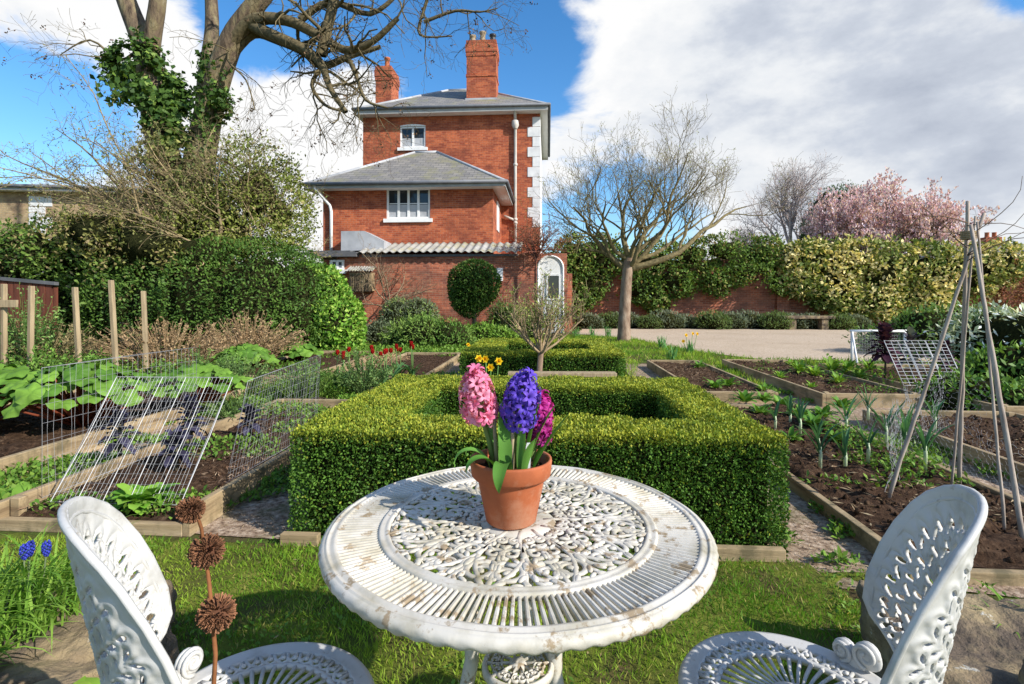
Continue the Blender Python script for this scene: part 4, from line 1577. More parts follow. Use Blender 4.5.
def rhubarb(loc, n, h, L_, label):
    t = thing('rhubarb', label, 'rhubarb', loc, 0, 'rhubarb clumps')
    st, lf = MB(), MB()
    for i in range(n):
        az = i * 2.4 + rr.uniform(-.3, .3)
        f = (i + .5) / n
        rad_ = h * (.05 + 1.0 * math.sqrt(1 - f)) * rr.uniform(.85, 1.1)
        z = h * (.50 + .5 * f ** .6) * rr.uniform(.85, 1.08)
        e = Vector((math.cos(az) * rad_, math.sin(az) * rad_, z))
        st.tube([(0, 0, 0), e * .6 + Vector((0, 0, -z * .05)), e - Vector((0, 0, .03))], [.012, .010, .006], 6, col=np.array((.19, .05, .025)) * rr.uniform(.8, 1.2))
        k = rr.random()
        c = np.array((.05, .115, .016)) * (1 - k) + np.array((.115, .21, .03)) * k
        # a round, puckered blade: rings of a tilted disc with a ruffled rim
        R_ = L_ * rr.uniform(.42, .62)
        tilt = Vector((math.cos(az), math.sin(az), 0)) * rr.uniform(.15, .75) + Vector((rr.uniform(-.25, .25), rr.uniform(-.35, .15), 1))
        q = np.array(tilt.to_track_quat('Z', 'Y').to_matrix() @ Matrix.Rotation(rr.uniform(0, 6), 3, 'Z'))
        ns, V = 20, [(0, 0, -.02)]
        ph = rr.uniform(0, 6)
        for r_ in (.35, .7, 1.0):
            for s_ in range(ns):
                a = 2 * PI * s_ / ns
                lob = 1 - .22 * math.exp(-((a - PI) / .35) ** 2) + .07 * math.sin(5 * a + ph)
                V.append((R_ * r_ * lob * math.cos(a), R_ * r_ * lob * .9 * math.sin(a), R_ * ((.20 * math.sin(5 * a + ph) + .13 * math.sin(9 * a + 2 * ph)) * r_ * r_ + .06 * math.sin(10 * a + ph) - .22 * r_ * r_ + .06 * math.cos(10 * a) * r_)))
        V = np.array(V) @ q.T + np.array(e)
        lf.raw(V, np.array([(0, 1 + s_, 1 + (s_ + 1) % ns) for s_ in range(ns)]), c)
        lf.f.append(np.array([(1 + r_ * ns + s_, 1 + (r_ + 1) * ns + s_, 1 + (r_ + 1) * ns + (s_ + 1) % ns, 1 + r_ * ns + (s_ + 1) % ns) for r_ in range(2) for s_ in range(ns)]) + lf.n - len(V))
    st.link('stalks', M['leaf_matt'], t)
    o = lf.link('leaves', M['leaf'], t)
    o.modifiers.new('Subsurf', 'SUBSURF').render_levels = 1
    return t


rhubarb((-4.35, 4.25, .1), 75, .52, .185, 'biggest rhubarb clump with wide crinkled leaves, by the picture edge')
rhubarb((-3.55, 4.35, .1), 70, .50, .18, 'rhubarb clump seen through the upright grey wire panel')
rhubarb((-3.05, 5.1, .1), 50, .40, .16, 'rhubarb clump behind the leaning panel top, next to feathery greens')
rhubarb((-4.0, 7.9, .12), 40, .34, .24, 'pale rhubarb with flat leaves beside the laurel hedge')
rhubarb((-3.6, 8.9, .12), 34, .30, .22, 'small pale rhubarb close to the red tulips')


def tulips(pts, label):
    t = thing('red_tulips', label, 'tulips', pts[0], 0, 'red tulips')
    lv = MB()
    for p in pts:
        q = Vector(p) - Vector(pts[0])
        h = rr.uniform(.30, .42)
        tp = q + Vector((rr.uniform(-.03, .03), 0, h))
        fl, s = MB(), MB()
        s.tube([q, tp], .005, 5, col=(.10, .18, .05))
        for k in range(6):
            fl.blade(tp, k * PI / 3, R(65), .075, .05, R(-25), 4, .5, np.array((.42, .016, .014)) * rr.uniform(.7, 1.2), prof=wide)
        for k in range(4):
            lv.blade(q, rr.uniform(0, 6.3), R(rr.uniform(55, 80)), .26, .045, R(rr.uniform(20, 70)), 6, .4, np.array((.07, .15, .05)) * rr.uniform(.8, 1.3))
        f = fl.link('flower', M['petal'], t)
        s.link('stem', M['leaf'], f)
    lv.link('leaves', M['leaf'], t)


def spots(c, n, sx, sy):
    return [(c[0] + rr.uniform(-sx, sx), c[1] + rr.uniform(-sy, sy), c[2]) for _ in range(n)]


P0 = W(402, 352, 6.9)
tulips(spots((P0.x, 6.9, .12), 7, .16, .3), 'densest bunch of red tulips above the hedge corner')
P0 = W(382, 356, 6.6)
tulips(spots((P0.x, 6.6, .12), 5, .15, .25), 'looser bunch of red tulips just left of the densest one')
P0 = W(352, 364, 6.4)
tulips(spots((P0.x, 6.4, .10), 4, .32, .2), 'few scattered short red tulips near the pale rhubarb')


def daffodils(loc, nl, fls, h, label):
    t = thing('daffodils', label, 'daffodils', loc, 0, 'clumps of daffodils')
    lv = MB()
    for i in range(nl):
        a = rr.uniform(0, 6.3)
        r_ = .10 * math.sqrt(rr.random())
        lv.blade((r_ * math.cos(a), r_ * math.sin(a), 0), rr.uniform(0, 6.3), R(rr.uniform(66, 88)), h * rr.uniform(.6, 1), .016, R(rr.uniform(5, 50)), 6, .3, np.array((.07, .17, .05)) * rr.uniform(.8, 1.5))
    lv.link('leaves', M['leaf'], t)
    if fls:
        for (x, y, z) in fls:
            f, s = MB(), MB()
            s.tube([(x * .4, y * .4, 0), (x, y, z)], .005, 5, col=(.10, .2, .05))
            az0 = rr.uniform(-2.2, -.9)
            d = Vector((math.cos(az0), math.sin(az0), .2)).normalized()
            q = d.to_track_quat('Z', 'Y').to_matrix()
            for k in range(6):
                tmp = MB()
                tmp.blade((0, 0, 0), k * PI / 3, R(15), .042, .03, 0, 3, .2, (.85, .62, .02), prof=wide)
                f.raw(np.concatenate(tmp.v) @ np.array(q).T + np.array((x, y, z)), tmp.f[0] if len(tmp.f) == 1 else np.concatenate(tmp.f), (.85, .60, .02))
            tmp = MB()
            tmp.lathe([(.008, 0), (.013, .012), (.014, .024), (.018, .03)], 12)
            f.raw(np.concatenate(tmp.v) @ np.array(q).T + np.array((x, y, z)), tmp.f[0], (.80, .42, .01))
            fo = f.link('flower', M['petal'], t)
            s.link('stem', M['leaf'], fo)
    return t


P0 = W(489, 395, 4.9)
daffodils((P0.x, 4.9, 0), 46, [(-.03, 0, .60), (.09, .0, .58), (-.10, .05, .60), (.02, -.06, .53)], .52, 'yellow daffodils above the pink hyacinth, behind the near hedge')
P0 = G(468, 362)
daffodils((P0.x, P0.y, 0), 16, [(0, 0, .32), (.06, 0, .28)], .30, 'single low yellow daffodil at the end of the dry bed')
P0 = G(690, 356)
daffodils((P0.x, P0.y, 0), 40, [(.05, 0, .46), (-.12, .05, .3), (.16, .05, .45), (-.05, .1, .42)], .40, 'daffodil clump with pale yellow heads on the gravel edge')
for i, (px, py) in enumerate([(576, 338), (592, 338), (608, 337), (662, 350), (672, 362)]):
    P0 = G(px, py)
    daffodils((P0.x, P0.y, 0), 34, [], .40, 'tuft of daffodil leaves without flowers near the apple tree', )


# feathery, weedy and dry plants of the left side
def tuft(name, loc, n, size, cols, label, cat, group=None, leafL=.03, stems=True, mat='leaf', tall=1.0, dry=False):
    """a bushy plant: many thin stems from the base with small leaves along them"""
    t = thing(name, label, cat, loc, 0, group)
    s, lv = MB(), MB()
    for i in range(n):
        a = rr.uniform(0, 6.3)
        sp = rr.random() ** .6
        d = Vector((math.cos(a) * sp * size[0], math.sin(a) * sp * size[1], size[2] * (1 - .45 * sp * sp) * rr.uniform(.65, 1.1)))
        b0 = Vector((d.x * .25, d.y * .25, 0))
        mid = b0.lerp(d, .55) + Vector((0, 0, size[2] * .14))
        k = rr.random()
        c = np.array(cols[0]) * (1 - k) + np.array(cols[1]) * k
        s.tube([b0, mid, d], [.005, .004, .002], 4, col=c * .7 if not dry else c, cap=False)
        m = 14 if dry else 15
        tt = rng.uniform(.2, 1, m)
        P = np.array(b0)[None] * ((1 - tt) ** 2)[:, None] + 2 * ((1 - tt) * tt)[:, None] * np.array(mid)[None] + (tt ** 2)[:, None] * np.array(d)[None]
        D = rdir(m) + np.array([0, 0, .3])
        lv.leaves(P, D, rdir(m), leafL * rng.uniform(.6, 1.3, m), leafL * .4, np.tile(c, (m, 1)) * rng.uniform(.75, 1.25, (m, 1)))
    s.link('stems', M['bark_attr'], t)
    lv.link('leaves', M[mat], t)
    return t


FE = ((.06, .12, .035), (.14, .20, .06))
tuft('feathery_plant', (-3.1, 6.0, .05), 90, (.55, .5, .48), FE, 'feathery grey green plant between rhubarb and tulips', 'plant', 'feathery plants of the left beds', .035)
tuft('feathery_plant', (-2.35, 5.9, .05), 80, (.5, .5, .42), ((.05, .11, .02), (.12, .19, .04)), 'darker feathery plant just above the near hedge corner', 'plant', 'feathery plants of the left beds', .035)
tuft('feathery_plant', (-1.75, 6.2, .05), 70, (.45, .5, .50), FE, 'feathery green plant below the densest red tulips', 'plant', 'feathery plants of the left beds', .04)
tuft('feathery_plant', (-3.9, 6.6, .05), 80, (.7, .6, .5), ((.05, .12, .03), (.13, .21, .05)), 'soft feathery plant behind the cage, below the stakes', 'plant', 'feathery plants of the left beds', .04)
tuft('feathery_plant', (-2.5, 4.75, .08), 45, (.4, .35, .22), FE, 'low weedy growth filling the back of the caged bed', 'plant', 'feathery plants of the left beds', .03)
DR = ((.22, .14, .075), (.38, .27, .15))
tuft('dry_stems', (-5.2, 7.9, 0), 300, (1.35, .6, .85), DR, 'broad clump of dry straw coloured stems behind the rhubarb', 'dead plant', 'clumps of dead stems', .05, mat='leaf_matt', dry=True)
tuft('dry_stems', (-4.3, 8.6, 0), 260, (1.0, .6, .95), DR, 'dense red brown dead stems before the dark hedge', 'dead plant', 'clumps of dead stems', .05, mat='leaf_matt', dry=True)
tuft('dry_stems', (-6.8, 7.7, 0), 220, (.9, .6, .9), ((.16, .13, .06), (.30, .24, .12)), 'dead stems with green regrowth between the wooden stakes', 'dead plant', 'clumps of dead stems', .05, mat='leaf_matt', dry=True)
tuft('dry_stems', (-2.1, 8.4, .1), 60, (.45, 1.2, .22), DR, 'low broken brown stems lying in the far bed', 'dead plant', 'clumps of dead stems', .04, mat='leaf_matt', dry=True)
tuft('climber_regrowth', (-6.9, 7.5, 0), 130, (.75, .4, 1.25), ((.06, .14, .03), (.17, .25, .07)), 'pale green climber among the stakes at the picture edge', 'plant', None, .06)
tuft('weed', (-6.1, 6.9, 0), 90, (1.2, .5, .55), ((.06, .13, .02), (.13, .22, .04)), 'tall green weeds behind the biggest rhubarb clump', 'plant', None, .06)
for i, (px, pt, pb, Y) in enumerate([(30, 286, 352, 7.0), (80, 287, 356, 7.1), (117, 280, 358, 7.2), (147, 291, 352, 7.5), (4, 284, 350, 7.2)]):
    p = W(px, pb, Y)
    b = MB()
    h = 1.15 - (pt - 300) / F * Y
    b.box(-.027, .027, -.027, .027, 0, h)
    o = b.link('wooden_stake', M['stake'], None, smooth=False, loc=(p.x, Y, 0), rot=rr.uniform(-.3, .3))
    o.rotation_euler[1] = R([1, -4, -3.5, -2, 0][i])
    bevel(o, .006)
    tag(o, ['slim wooden stake among pale green climber leaves', 'wooden stake leaning beside the red brown shed', 'tallest wooden stake, before the dark hedge', 'shortest wooden stake standing by dry stems', 'wooden stake carrying a crossbar at the picture edge'][i], 'stake', 'row of wooden stakes')
p = W(2, 300, 7.2)
b = MB()
b.box(-.5, .25, -.06, -.025, 1.05, 1.15)
tag(bevel(b.link('crossbar', M['stake'], None, smooth=False, loc=(p.x, 7.2, 0))), 'short wooden crossbar nailed to the edge stake', 'rail')


# weeds over the paths and bed edges: nobody could count them
def weed_cover(name, n, region, L_=(.02, .05), cols=((.05, .12, .015), (.14, .22, .035)), thr=0.0, sc=1.6, seed=3, zmax=.06, seedclump=4, mat='leaf'):
    u0, u1, v0, v1 = region
    u, v = rng.uniform(u0, u1, n), rng.uniform(v0, v1, n)
    P = np.stack([u, v, 0 * u], 1)
    f = fbm(P, sc, 3, seed)
    P = P[f > thr]
    f = f[f > thr]
    m = len(P)
    Wd = np.array([gw(a, b) for a, b in P[:, :2]]) if m else P
    Wd[:, 2] = .012 + rng.random(m) * zmax * np.clip(.3 + f, 0, 1)
    b = MB()
    D = rdir(m)
    D[:, 2] = np.abs(D[:, 2]) * .8 + .15
    N = rdir(m) * .5 + np.array([0, 0, 1])
    b.leaves(Wd, D, N, rng.uniform(*L_, m), rng.uniform(*L_, m) * .55, mixc(cols[0], cols[1], rng.random(m)))
    return tag(b.link(name, M[mat]), kind='stuff')


weed_cover('path_weeds', 11000, (-1.75, -1.2, 2.4, 6.5), thr=.04)
weed_cover('path_weeds', 9000, (1.06, 1.52, 2.35, 6.0), thr=.03, seed=8)
weed_cover('lawn_weeds', 9000, (-1.9, 1.9, .9, 2.42), L_=(.010, .028), thr=.22, sc=2.4, seed=77, zmax=.03, cols=((.06, .13, .018), (.13, .22, .03)))
weed_cover('path_weeds', 5000, (2.55, 2.95, 2.4, 6.0), thr=.15, seed=5)
weed_cover('path_weeds', 5000, (2.5, 2.95, 6.0, 9.3), thr=.1, seed=6)
weed_cover('bed_weeds', 6000, (1.5, 2.5, 3.2, 5.5), thr=.15, seed=15, zmax=.12)
weed_cover('bed_weeds', 5000, (2.97, 3.95, 6.0, 9.1), thr=.10, seed=16, zmax=.16)
weed_cover('bed_weeds', 9000, (-2.73, -1.77, 2.5, 5.2), thr=.22, seed=17, zmax=.12)
weed_cover('bed_weeds', 22000, (-3.5, -1.2, 5.0, 7.2), thr=-.05, seed=18, zmax=.16, L_=(.025, .06))
weed_cover('bed_weeds', 14000, (-3.6, -2.75, 2.5, 6.5), thr=.0, seed=19, zmax=.08)
weed_cover('bed_weeds', 16000, (-9, -4.6, 5.2, 9.5), thr=-.15, seed=20, zmax=.3, L_=(.04, .09))
weed_cover('bed_weeds', 14000, (-5.4, -2.7, 6.3, 12), thr=-.1, seed=21, zmax=.16, L_=(.04, .08))
weed_cover('bed_weeds', 12000, (-3.2, -.6, 9.5, 17), thr=-.2, seed=22, zmax=.12, L_=(.05, .1))
weed_cover('bed_weeds', 9000, (4.0, 8.0, 3.0, 9.4), thr=.0, seed=23, zmax=.25, L_=(.04, .09))


def keep_far(poly):
    xs = np.array([p[0] for p in poly])
    ys = np.array([p[1] for p in poly])

    def k(P):
        x, y = P[:, 0], P[:, 1]
        ins = np.zeros(len(P), bool)
        j = len(xs) - 1
        for i in range(len(xs)):
            c = ((ys[i] > y) != (ys[j] > y)) & (x < (xs[j] - xs[i]) * (y - ys[i]) / (ys[j] - ys[i] + 1e-9) + xs[i])
            ins ^= c
            j = i
        return ins
    return k


poly = [tuple(G(px, py).xy) for px, py in [(560, 336), (632, 340), (665, 347), (705, 354), (765, 361), (850, 362), (900, 364), (900, 372), (840, 368), (760, 368), (735, 372), (770, 392), (752, 392), (700, 366), (640, 364), (632, 392), (600, 392), (560, 345)]]
grass_patch('far_grass', 60000, 0.5, 7.6, 5.5, 18, .06, .13, keep_far(poly), w=.010, z=.012, c0=(.09, .19, .015), c1=(.21, .30, .03))
poly = [tuple(G(px, py).xy) for px, py in [(340, 350), (360, 338), (520, 338), (560, 340), (470, 362), (440, 352), (400, 352)]]
grass_patch('far_grass', 24000, -7, 1.5, 9, 18, .05, .11, keep_far(poly), w=.012, z=.012, c0=(.07, .15, .015), c1=(.18, .25, .03))
poly = [tuple(G(px, py).xy) for px, py in [(0, 470), (60, 460), (36, 500), (50, 522), (0, 522)]]
grass_patch('side_grass', 14000, -3.8, -2.2, 2.2, 4.2, .03, .07, keep_far(poly), w=.006)


def litter(name, n, region, L_, cols, z, mat='leaf_matt'):
    """dry leaf bits, straw and twig ends lying about"""
    u0, u1, v0, v1 = region
    P = np.array([gw(a, b, z) for a, b in zip(rng.uniform(u0, u1, n), rng.uniform(v0, v1, n))])
    k = fbm(P, 2.5, 2, 33) + rng.normal(0, .3, n) > -.1
    P = P[k]
    m = len(P)
    P[:, 2] += rng.random(m) * .012
    D = rdir(m)
    D[:, 2] *= .25
    b = MB()
    b.leaves(P, D, rdir(m) * .5 + np.array([0, 0, 1]), rng.uniform(*L_, m), rng.uniform(L_[0] * .15, L_[0] * .5, m), mixc(cols[0], cols[1], rng.random(m)))
    return tag(b.link(name, M[mat]), kind='stuff')


ST = ((.16, .10, .055), (.46, .36, .22))
litter('bed_litter', 1300, (1.52, 2.48, 2.3, 5.5), (.02, .07), ST, .085)
litter('bed_litter', 1200, (2.99, 4.2, 2.6, 5.1), (.02, .07), ST, .105)
litter('bed_litter', 1600, (1.74, 2.48, 6.1, 9.0), (.02, .08), ((.12, .07, .04), (.34, .24, .15)), .11)
litter('bed_litter', 1000, (2.99, 3.93, 6.0, 9.0), (.02, .07), ST, .13)
litter('bed_litter', 2200, (-2.7, -1.8, 2.5, 5.2), (.015, .06), ((.20, .10, .06), (.48, .36, .24)), .085)
litter('path_litter', 1500, (1.05, 1.5, 2.2, 6.0), (.012, .05), ST, .012)
litter('path_litter', 1500, (-1.72, -1.22, 2.45, 6.5), (.012, .05), ST, .012)
litter('lawn_litter', 380, (-2.2, 2.2, .9, 2.4), (.015, .04), ((.20, .13, .06), (.40, .33, .16)), .03)
litter('yard_litter', 900, (2, 16, 11.5, 20.5), (.03, .10), ((.16, .11, .07), (.46, .38, .28)), .016)
# ================================================================== the house and the walls
def FP(px, py, v):
    """point of the facade plane v = const seen at a pixel, in the garden frame (u, z)"""
    k = (px - 512) / F
    y = v / (math.cos(TH) + k * math.sin(TH))
    return (k * y * math.cos(TH) - y * math.sin(TH), H - (py - 300) / F * y)


def front_wall(b, u0, u1, z0, z1, v, holes, rec=.11):
    us = sorted({u0, u1, *[h[0] for h in holes], *[h[1] for h in holes]})
    zs = sorted({z0, z1, *[h[2] for h in holes], *[h[3] for h in holes]})
    for i in range(len(us) - 1):
        for j in range(len(zs) - 1):
            cu, cz = (us[i] + us[i + 1]) / 2, (zs[j] + zs[j + 1]) / 2
            if any(h[0] < cu < h[1] and h[2] < cz < h[3] for h in holes):
                continue
            b.raw([(us[i], v, zs[j]), (us[i + 1], v, zs[j]), (us[i + 1], v, zs[j + 1]), (us[i], v, zs[j + 1])], [(0, 1, 2, 3)])
    for a, c, d, e in holes:
        b.raw([(a, v, d), (c, v, d), (c, v, e), (a, v, e), (a, v + rec, d), (c, v + rec, d), (c, v + rec, e), (a, v + rec, e)],
              [(0, 4, 5, 1), (1, 5, 6, 2), (2, 6, 7, 3), (3, 7, 4, 0), (4, 7, 6, 5)])


def window(parent, u0, u1, z0, z1, v, lights, bars, arch=0.0, proud=.0):
    """white timber window filling an opening: frame > panes, glazing bars, sill"""
    f = MB()
    w = .075
    vf = v + .035 - proud
    f.box(u0, u1, vf, vf + .07, z0, z0 + w)
    f.box(u0, u1, vf, vf + .07, z1 - w, z1)
    f.box(u0, u0 + w, vf - .002, vf + .068, z0 + w, z1 - w)
    f.box(u1 - w, u1, vf - .002, vf + .068, z0 + w, z1 - w)
    if arch:
        n = 12
        pts = [(u0, z1)] + [(u0 + (u1 - u0) * q / n, z1 + .03 + arch * math.sin(PI * (.12 + .76 * q / n)) - arch * math.sin(PI * .12)) for q in range(n + 1)] + [(u1, z1)]
        V = [(x, v - .012, z) for x, z in pts] + [(x, v + .05, z) for x, z in pts]
        m = len(pts)
        f.raw(V, [tuple(range(m)), tuple(range(2 * m - 1, m - 1, -1))] + [(i, i + m, (i + 1) % m + m, (i + 1) % m) for i in range(m)])
    lw = (u1 - u0 - 2 * w) / lights
    for q in range(1, lights):
        x = u0 + w + lw * q
        f.box(x - .045, x + .045, vf + .002, vf + .066, z0 + w, z1 - w)
    fr = f.link('window', M['paint_white'], parent, smooth=False)
    g = MB()
    g.box(u0 + .02, u1 - .02, vf + .040, vf + .05, z0 + .02, z1 - .02)
    g.link('pane', M['glass'], fr, smooth=False)
    cu = MB()  # thin grey sheet that paints a pale reflection over the lower panes
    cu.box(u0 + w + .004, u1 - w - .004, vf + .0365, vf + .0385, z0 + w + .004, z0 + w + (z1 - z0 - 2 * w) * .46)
    cu.link('painted_reflection', M['lead'], fr, smooth=False)
    if bars:
        s = MB()
        for q in range(lights):
            for k in range(1, bars + 1):
                z = z0 + w + (z1 - z0 - 2 * w) * k / (bars + 1)
                s.box(u0 + w + lw * q + .03, u0 + w + lw * (q + 1) - .03, vf + .022, vf + .045, z - .015, z + .015)
        s.link('glazing_bar', M['paint_white'], fr, smooth=False)
    s = MB()
    s.box(u0 - .10, u1 + .10, v - .09, v + .03, z0 - .14, z0 - .001)
    s.link('sill', M['paint_white'], fr, smooth=False)
    return fr


def hip_roof(parent, u0, u1, v0, v1, ze, ra, rb, zr, name='roof', abut=False, fas=.2, over=.0):
    """eave rectangle, ridge from ra to rb (u, v) at zr"""
    b = MB()
    V = [(u0, v0, ze), (u1, v0, ze), (u1, v1, ze), (u0, v1, ze), (ra[0], ra[1], zr), (rb[0], rb[1], zr)]
    if abut:
        fs = [(0, 1, 5, 4), (1, 2, 5), (3, 0, 4), (2, 3, 4, 5)]
    else:
        fs = [(0, 1, 5, 4), (1, 2, 5), (2, 3, 4, 5), (3, 0, 4)]
    b.raw(V, fs)
    r = b.link(name, M['slate'], parent, smooth=False)
    h = MB()
    for a, c in ((0, 4), (1, 5), (4, 5)):
        h.tube([V[a], V[c]], .07, 6)
    h.link('ridge_tile', M['lead'], r)
    f = MB()
    t = .03
    f.box(u0 - t, u1 + t, v0 - t, v0 - .001, ze - fas, ze - .02)
    f.box(u1 + .001, u1 + t, v0, v1, ze - fas, ze - .02)
    f.box(u0 - t, u0 - .001, v0, v1, ze - fas, ze - .02)
    f.link('fascia', M['fascia'], r, smooth=False)
    s = MB()
    s.raw([(u0, v0, ze - fas + .01), (u1, v0, ze - fas + .01), (u1, v1, ze - fas + .01), (u0, v1, ze - fas + .01)], [(3, 2, 1, 0)])
    s.link('soffit', M['paint_white'], r, smooth=False)
    g = MB()
    e = .09
    for a, c in (((u0 - e, v0 - e), (u1 + e, v0 - e)), ((u1 + e, v0 - e), (u1 + e, v1)), ((u0 - e, v0 - e), (u0 - e, v1))):
        g.tube([(*a, ze - .03), (*c, ze - .03)], .065, 8)
    g.link('gutter', M['gutter'], r)
    return r


M['pot_clay'] = mat_noise('weathered_clay', [(.3, (.22, .17, .11)), (.6, (.36, .29, .20)), (.8, (.44, .37, .27))], scale=5, rough=.85, bump=.3)
house = thing('brick_house', 'tall red brick house with slate hipped roofs, white windows and two chimneys', 'house', (0, 0, 0), -TH)
VA, VM = 19.95, 23.6
AU0, AU1 = -8.73, -2.09
MU0, MU1 = -8.45, -.36
aw0 = FP(386.5, 219, VA)
aw1 = FP(430, 187.5, VA)
mw0 = FP(400, 148, VM)
mw1 = FP(425.5, 126, VM)
zA = FP(400, 183, VA - .45)[1] + .02
zM = FP(450, 106.5, VM - .45)[1]
b = MB()
front_wall(b, AU0, AU1, 0, zA - .18, VA, [(aw0[0], aw1[0], aw0[1], aw1[1])])
b.raw([(AU1, VA, 0), (AU1, VM, 0), (AU1, VM, zA - .18), (AU1, VA, zA - .18)], [(0, 1, 2, 3)])
b.raw([(AU0, VA, 0), (AU0, VM, 0), (AU0, VM, zA - .18), (AU0, VA, zA - .18)], [(3, 2, 1, 0)])
b.link('wing_wall', M['brick'], house, smooth=False)
b = MB()
front_wall(b, MU0, MU1, 0, zM - .15, VM, [(mw0[0], mw1[0], mw0[1], mw1[1])])
b.raw([(MU0, VM, 0), (MU0, 31, 0), (MU0, 31, zM - .15), (MU0, VM, zM - .15)], [(3, 2, 1, 0)])
b.raw([(MU0, 31, 0), (MU1, 31, 0), (MU1, 31, zM - .15), (MU0, 31, zM - .15)], [(3, 2, 1, 0)])
b.link('wall', M['brick'], house, smooth=False)
b = MB()
b.raw([(MU1, VM, 0), (MU1, 31, 0), (MU1, 31, zM - .15), (MU1, VM, zM - .15)], [(0, 1, 2, 3)])
b.link('side_wall', M['render_white'], house, smooth=False)
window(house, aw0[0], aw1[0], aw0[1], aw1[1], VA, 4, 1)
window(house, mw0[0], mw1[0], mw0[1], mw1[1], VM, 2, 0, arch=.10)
# side window of the wing, seen very obliquely
b = MB()
b.box(AU1 + .002, AU1 + .03, VA + 1.4, VA + 2.3, 4.0, 5.2)
b.link('side_window', M['paint_white'], house, smooth=False)
q = MB()
z = 4.4
k = 0
while z < zM - .5:
    wq = .56 if k % 2 else .34
    q.box(MU1 - wq, MU1 + .02, VM - .025, VM + (.36 if k % 2 else .6), z, z + .44)
    z += .45
    k += 1
q_ = q.link('quoins', M['quoin'], house, smooth=False)
bevel(q_, .015, 1)
eA = .48
ridgeA = FP(409, 153, 22.0)[0], FP(432, 153, 22.0)[0]
hip_roof(house, AU0 - eA, AU1 + eA, VA - eA, VM - .01, zA, (ridgeA[0], VM - .6), (ridgeA[1], VM - .6), FP(420, 152.5, VM - .6)[1], abut=True, name='wing_roof')
eM = .45
hip_roof(house, MU0 - .2, MU1 + .33, VM - eM, 31 + eM, zM, (-5.2, 27.2), (-3.6, 27.2), FP(465, 90, 27.2)[1], fas=.26)


def chimney(u0, u1, v0, v1, z0, z1, pots, cap=None):
    b = MB()
    b.box(u0, u1, v0, v1, z0, z1 - .75)
    b.box(u0 - .025, u1 + .025, v0 - .025, v1 + .025, z1 - .75, z1 - .55)
    b.box(u0 - .05, u1 + .05, v0 - .05, v1 + .05, z1 - .55, z1 - .2)
    b.box(u0 - .02, u1 + .02, v0 - .02, v1 + .02, z1 - .2, z1)
    b.box(u0 - .03, u1 + .03, v0 - .03, v1 + .03, z0 + 1.25, z0 + 1.36)
    c = b.link('chimney', M['brick'], house, smooth=False)
    f = MB()
    f.box(u0 - .05, u1 + .05, v0 - .06, v0 - .02, z0 - .3, z0 + .22)
    f.link('flashing', M['lead'], c, smooth=False)
    for (x, h, col) in pots:
        p = MB()
        xx = u0 + (u1 - u0) * x
        p.lathe([(.14, 0), (.17, .05), (.145, .1), (.13, h * .6), (.12, h - .14), (.165, h - .1), (.165, h - .02), (.11, h), (.09, h - .2)], 16, c=(xx, (v0 + v1) / 2, z1))
        p.link('chimney_pot', M[col], c)


cz = FP(480, 40, 24.6)[1]
c0, c1 = FP(466.5, 100, 24.6)[0], FP(496, 100, 24.6)[0]
chimney(c0, c1, 24.6, 25.7, FP(480, 103, 24.6)[1], cz, [(.16, .5, 'pot_clay'), (.5, .66, 'pot_clay'), (.85, .52, 'black')])
c0, c1 = FP(375.5, 100, 27.0)[0], FP(391, 100, 27.0)[0]
chimney(c0, c1, 27.0, 28.4, zM - .2, FP(380, 66, 27.0)[1], [(.5, .75, 'terracotta')])
b = MB()
u_, _z = FP(515.5, 200, VM)
b.tube([(u_, VM - .42, zM - .12), (u_, VM - .3, zM - .35), (u_, VM - .09, zM - .55), (u_, VM - .09, zM - 3), (u_, VM - .09, 2.6)], .065, 10)
b.lathe([(.09, 0), (.16, .15), (.16, .35), (.12, .38)], 10, c=(u_, VM - .12, zM - .95))
for z in (4.6, 4.75, 7.2, 9.0):
    b.lathe([(.066, -.06), (.10, -.04), (.10, .04), (.066, .06)], 10, c=(u_, VM - .09, z))
b.tube([(u_ - .5, VM - .12, 4.9), (u_, VM - .1, 4.7)], .06, 8)
b.link('drainpipe', M['pipe'], house)
b = MB()
u2 = FP(332, 220, VA)[0]
b.tube([(u2 - .5, VA - .5, zA - .1), (u2 - .4, VA - .42, zA - .28), (u2 - .05, VA - .1, zA - .75), (u2, VA - .08, zA - 1), (u2, VA - .08, 2.4)], .06, 10)
b.link('drainpipe', M['paint_white'], house)

# ---- lean-to wall with corrugated roof before the house
VL = 18.6
lw = thing('lean_to', 'long low brick lean-to with corrugated roof and arched white doorway', 'outbuilding', (0, 0, 0), -TH)
u0 = FP(337, 280, VL)[0]
uD0, uD1 = FP(538, 280, VL)[0], FP(563, 280, VL)[0]
u1 = FP(567, 280, VL)[0]
zt = FP(450, 254, VL)[1]
zA1 = FP(550, 268, VL)[1]
b = MB()
front_wall(b, u0, u1, 0, zt, VL, [(uD0, uD1, -.01, zA1)], rec=.35)
n = 12
r_ = (uD1 - uD0) / 2
b.raw([(u1, VL, 0), (u1, VL + .35, 0), (u1, VL + .35, zt), (u1, VL, zt)], [(0, 1, 2, 3)])
b.raw([(u0, VL, zt), (u1, VL, zt), (u1, VL + .35, zt), (u0, VL + .35, zt)], [(0, 1, 2, 3)])
b.raw([(u0, VL, 0), (u0, VA, 0), (u0, VA, zt), (u0, VL, zt)], [(3, 2, 1, 0)])
b.link('wall', M['brick_old'], lw, smooth=False)
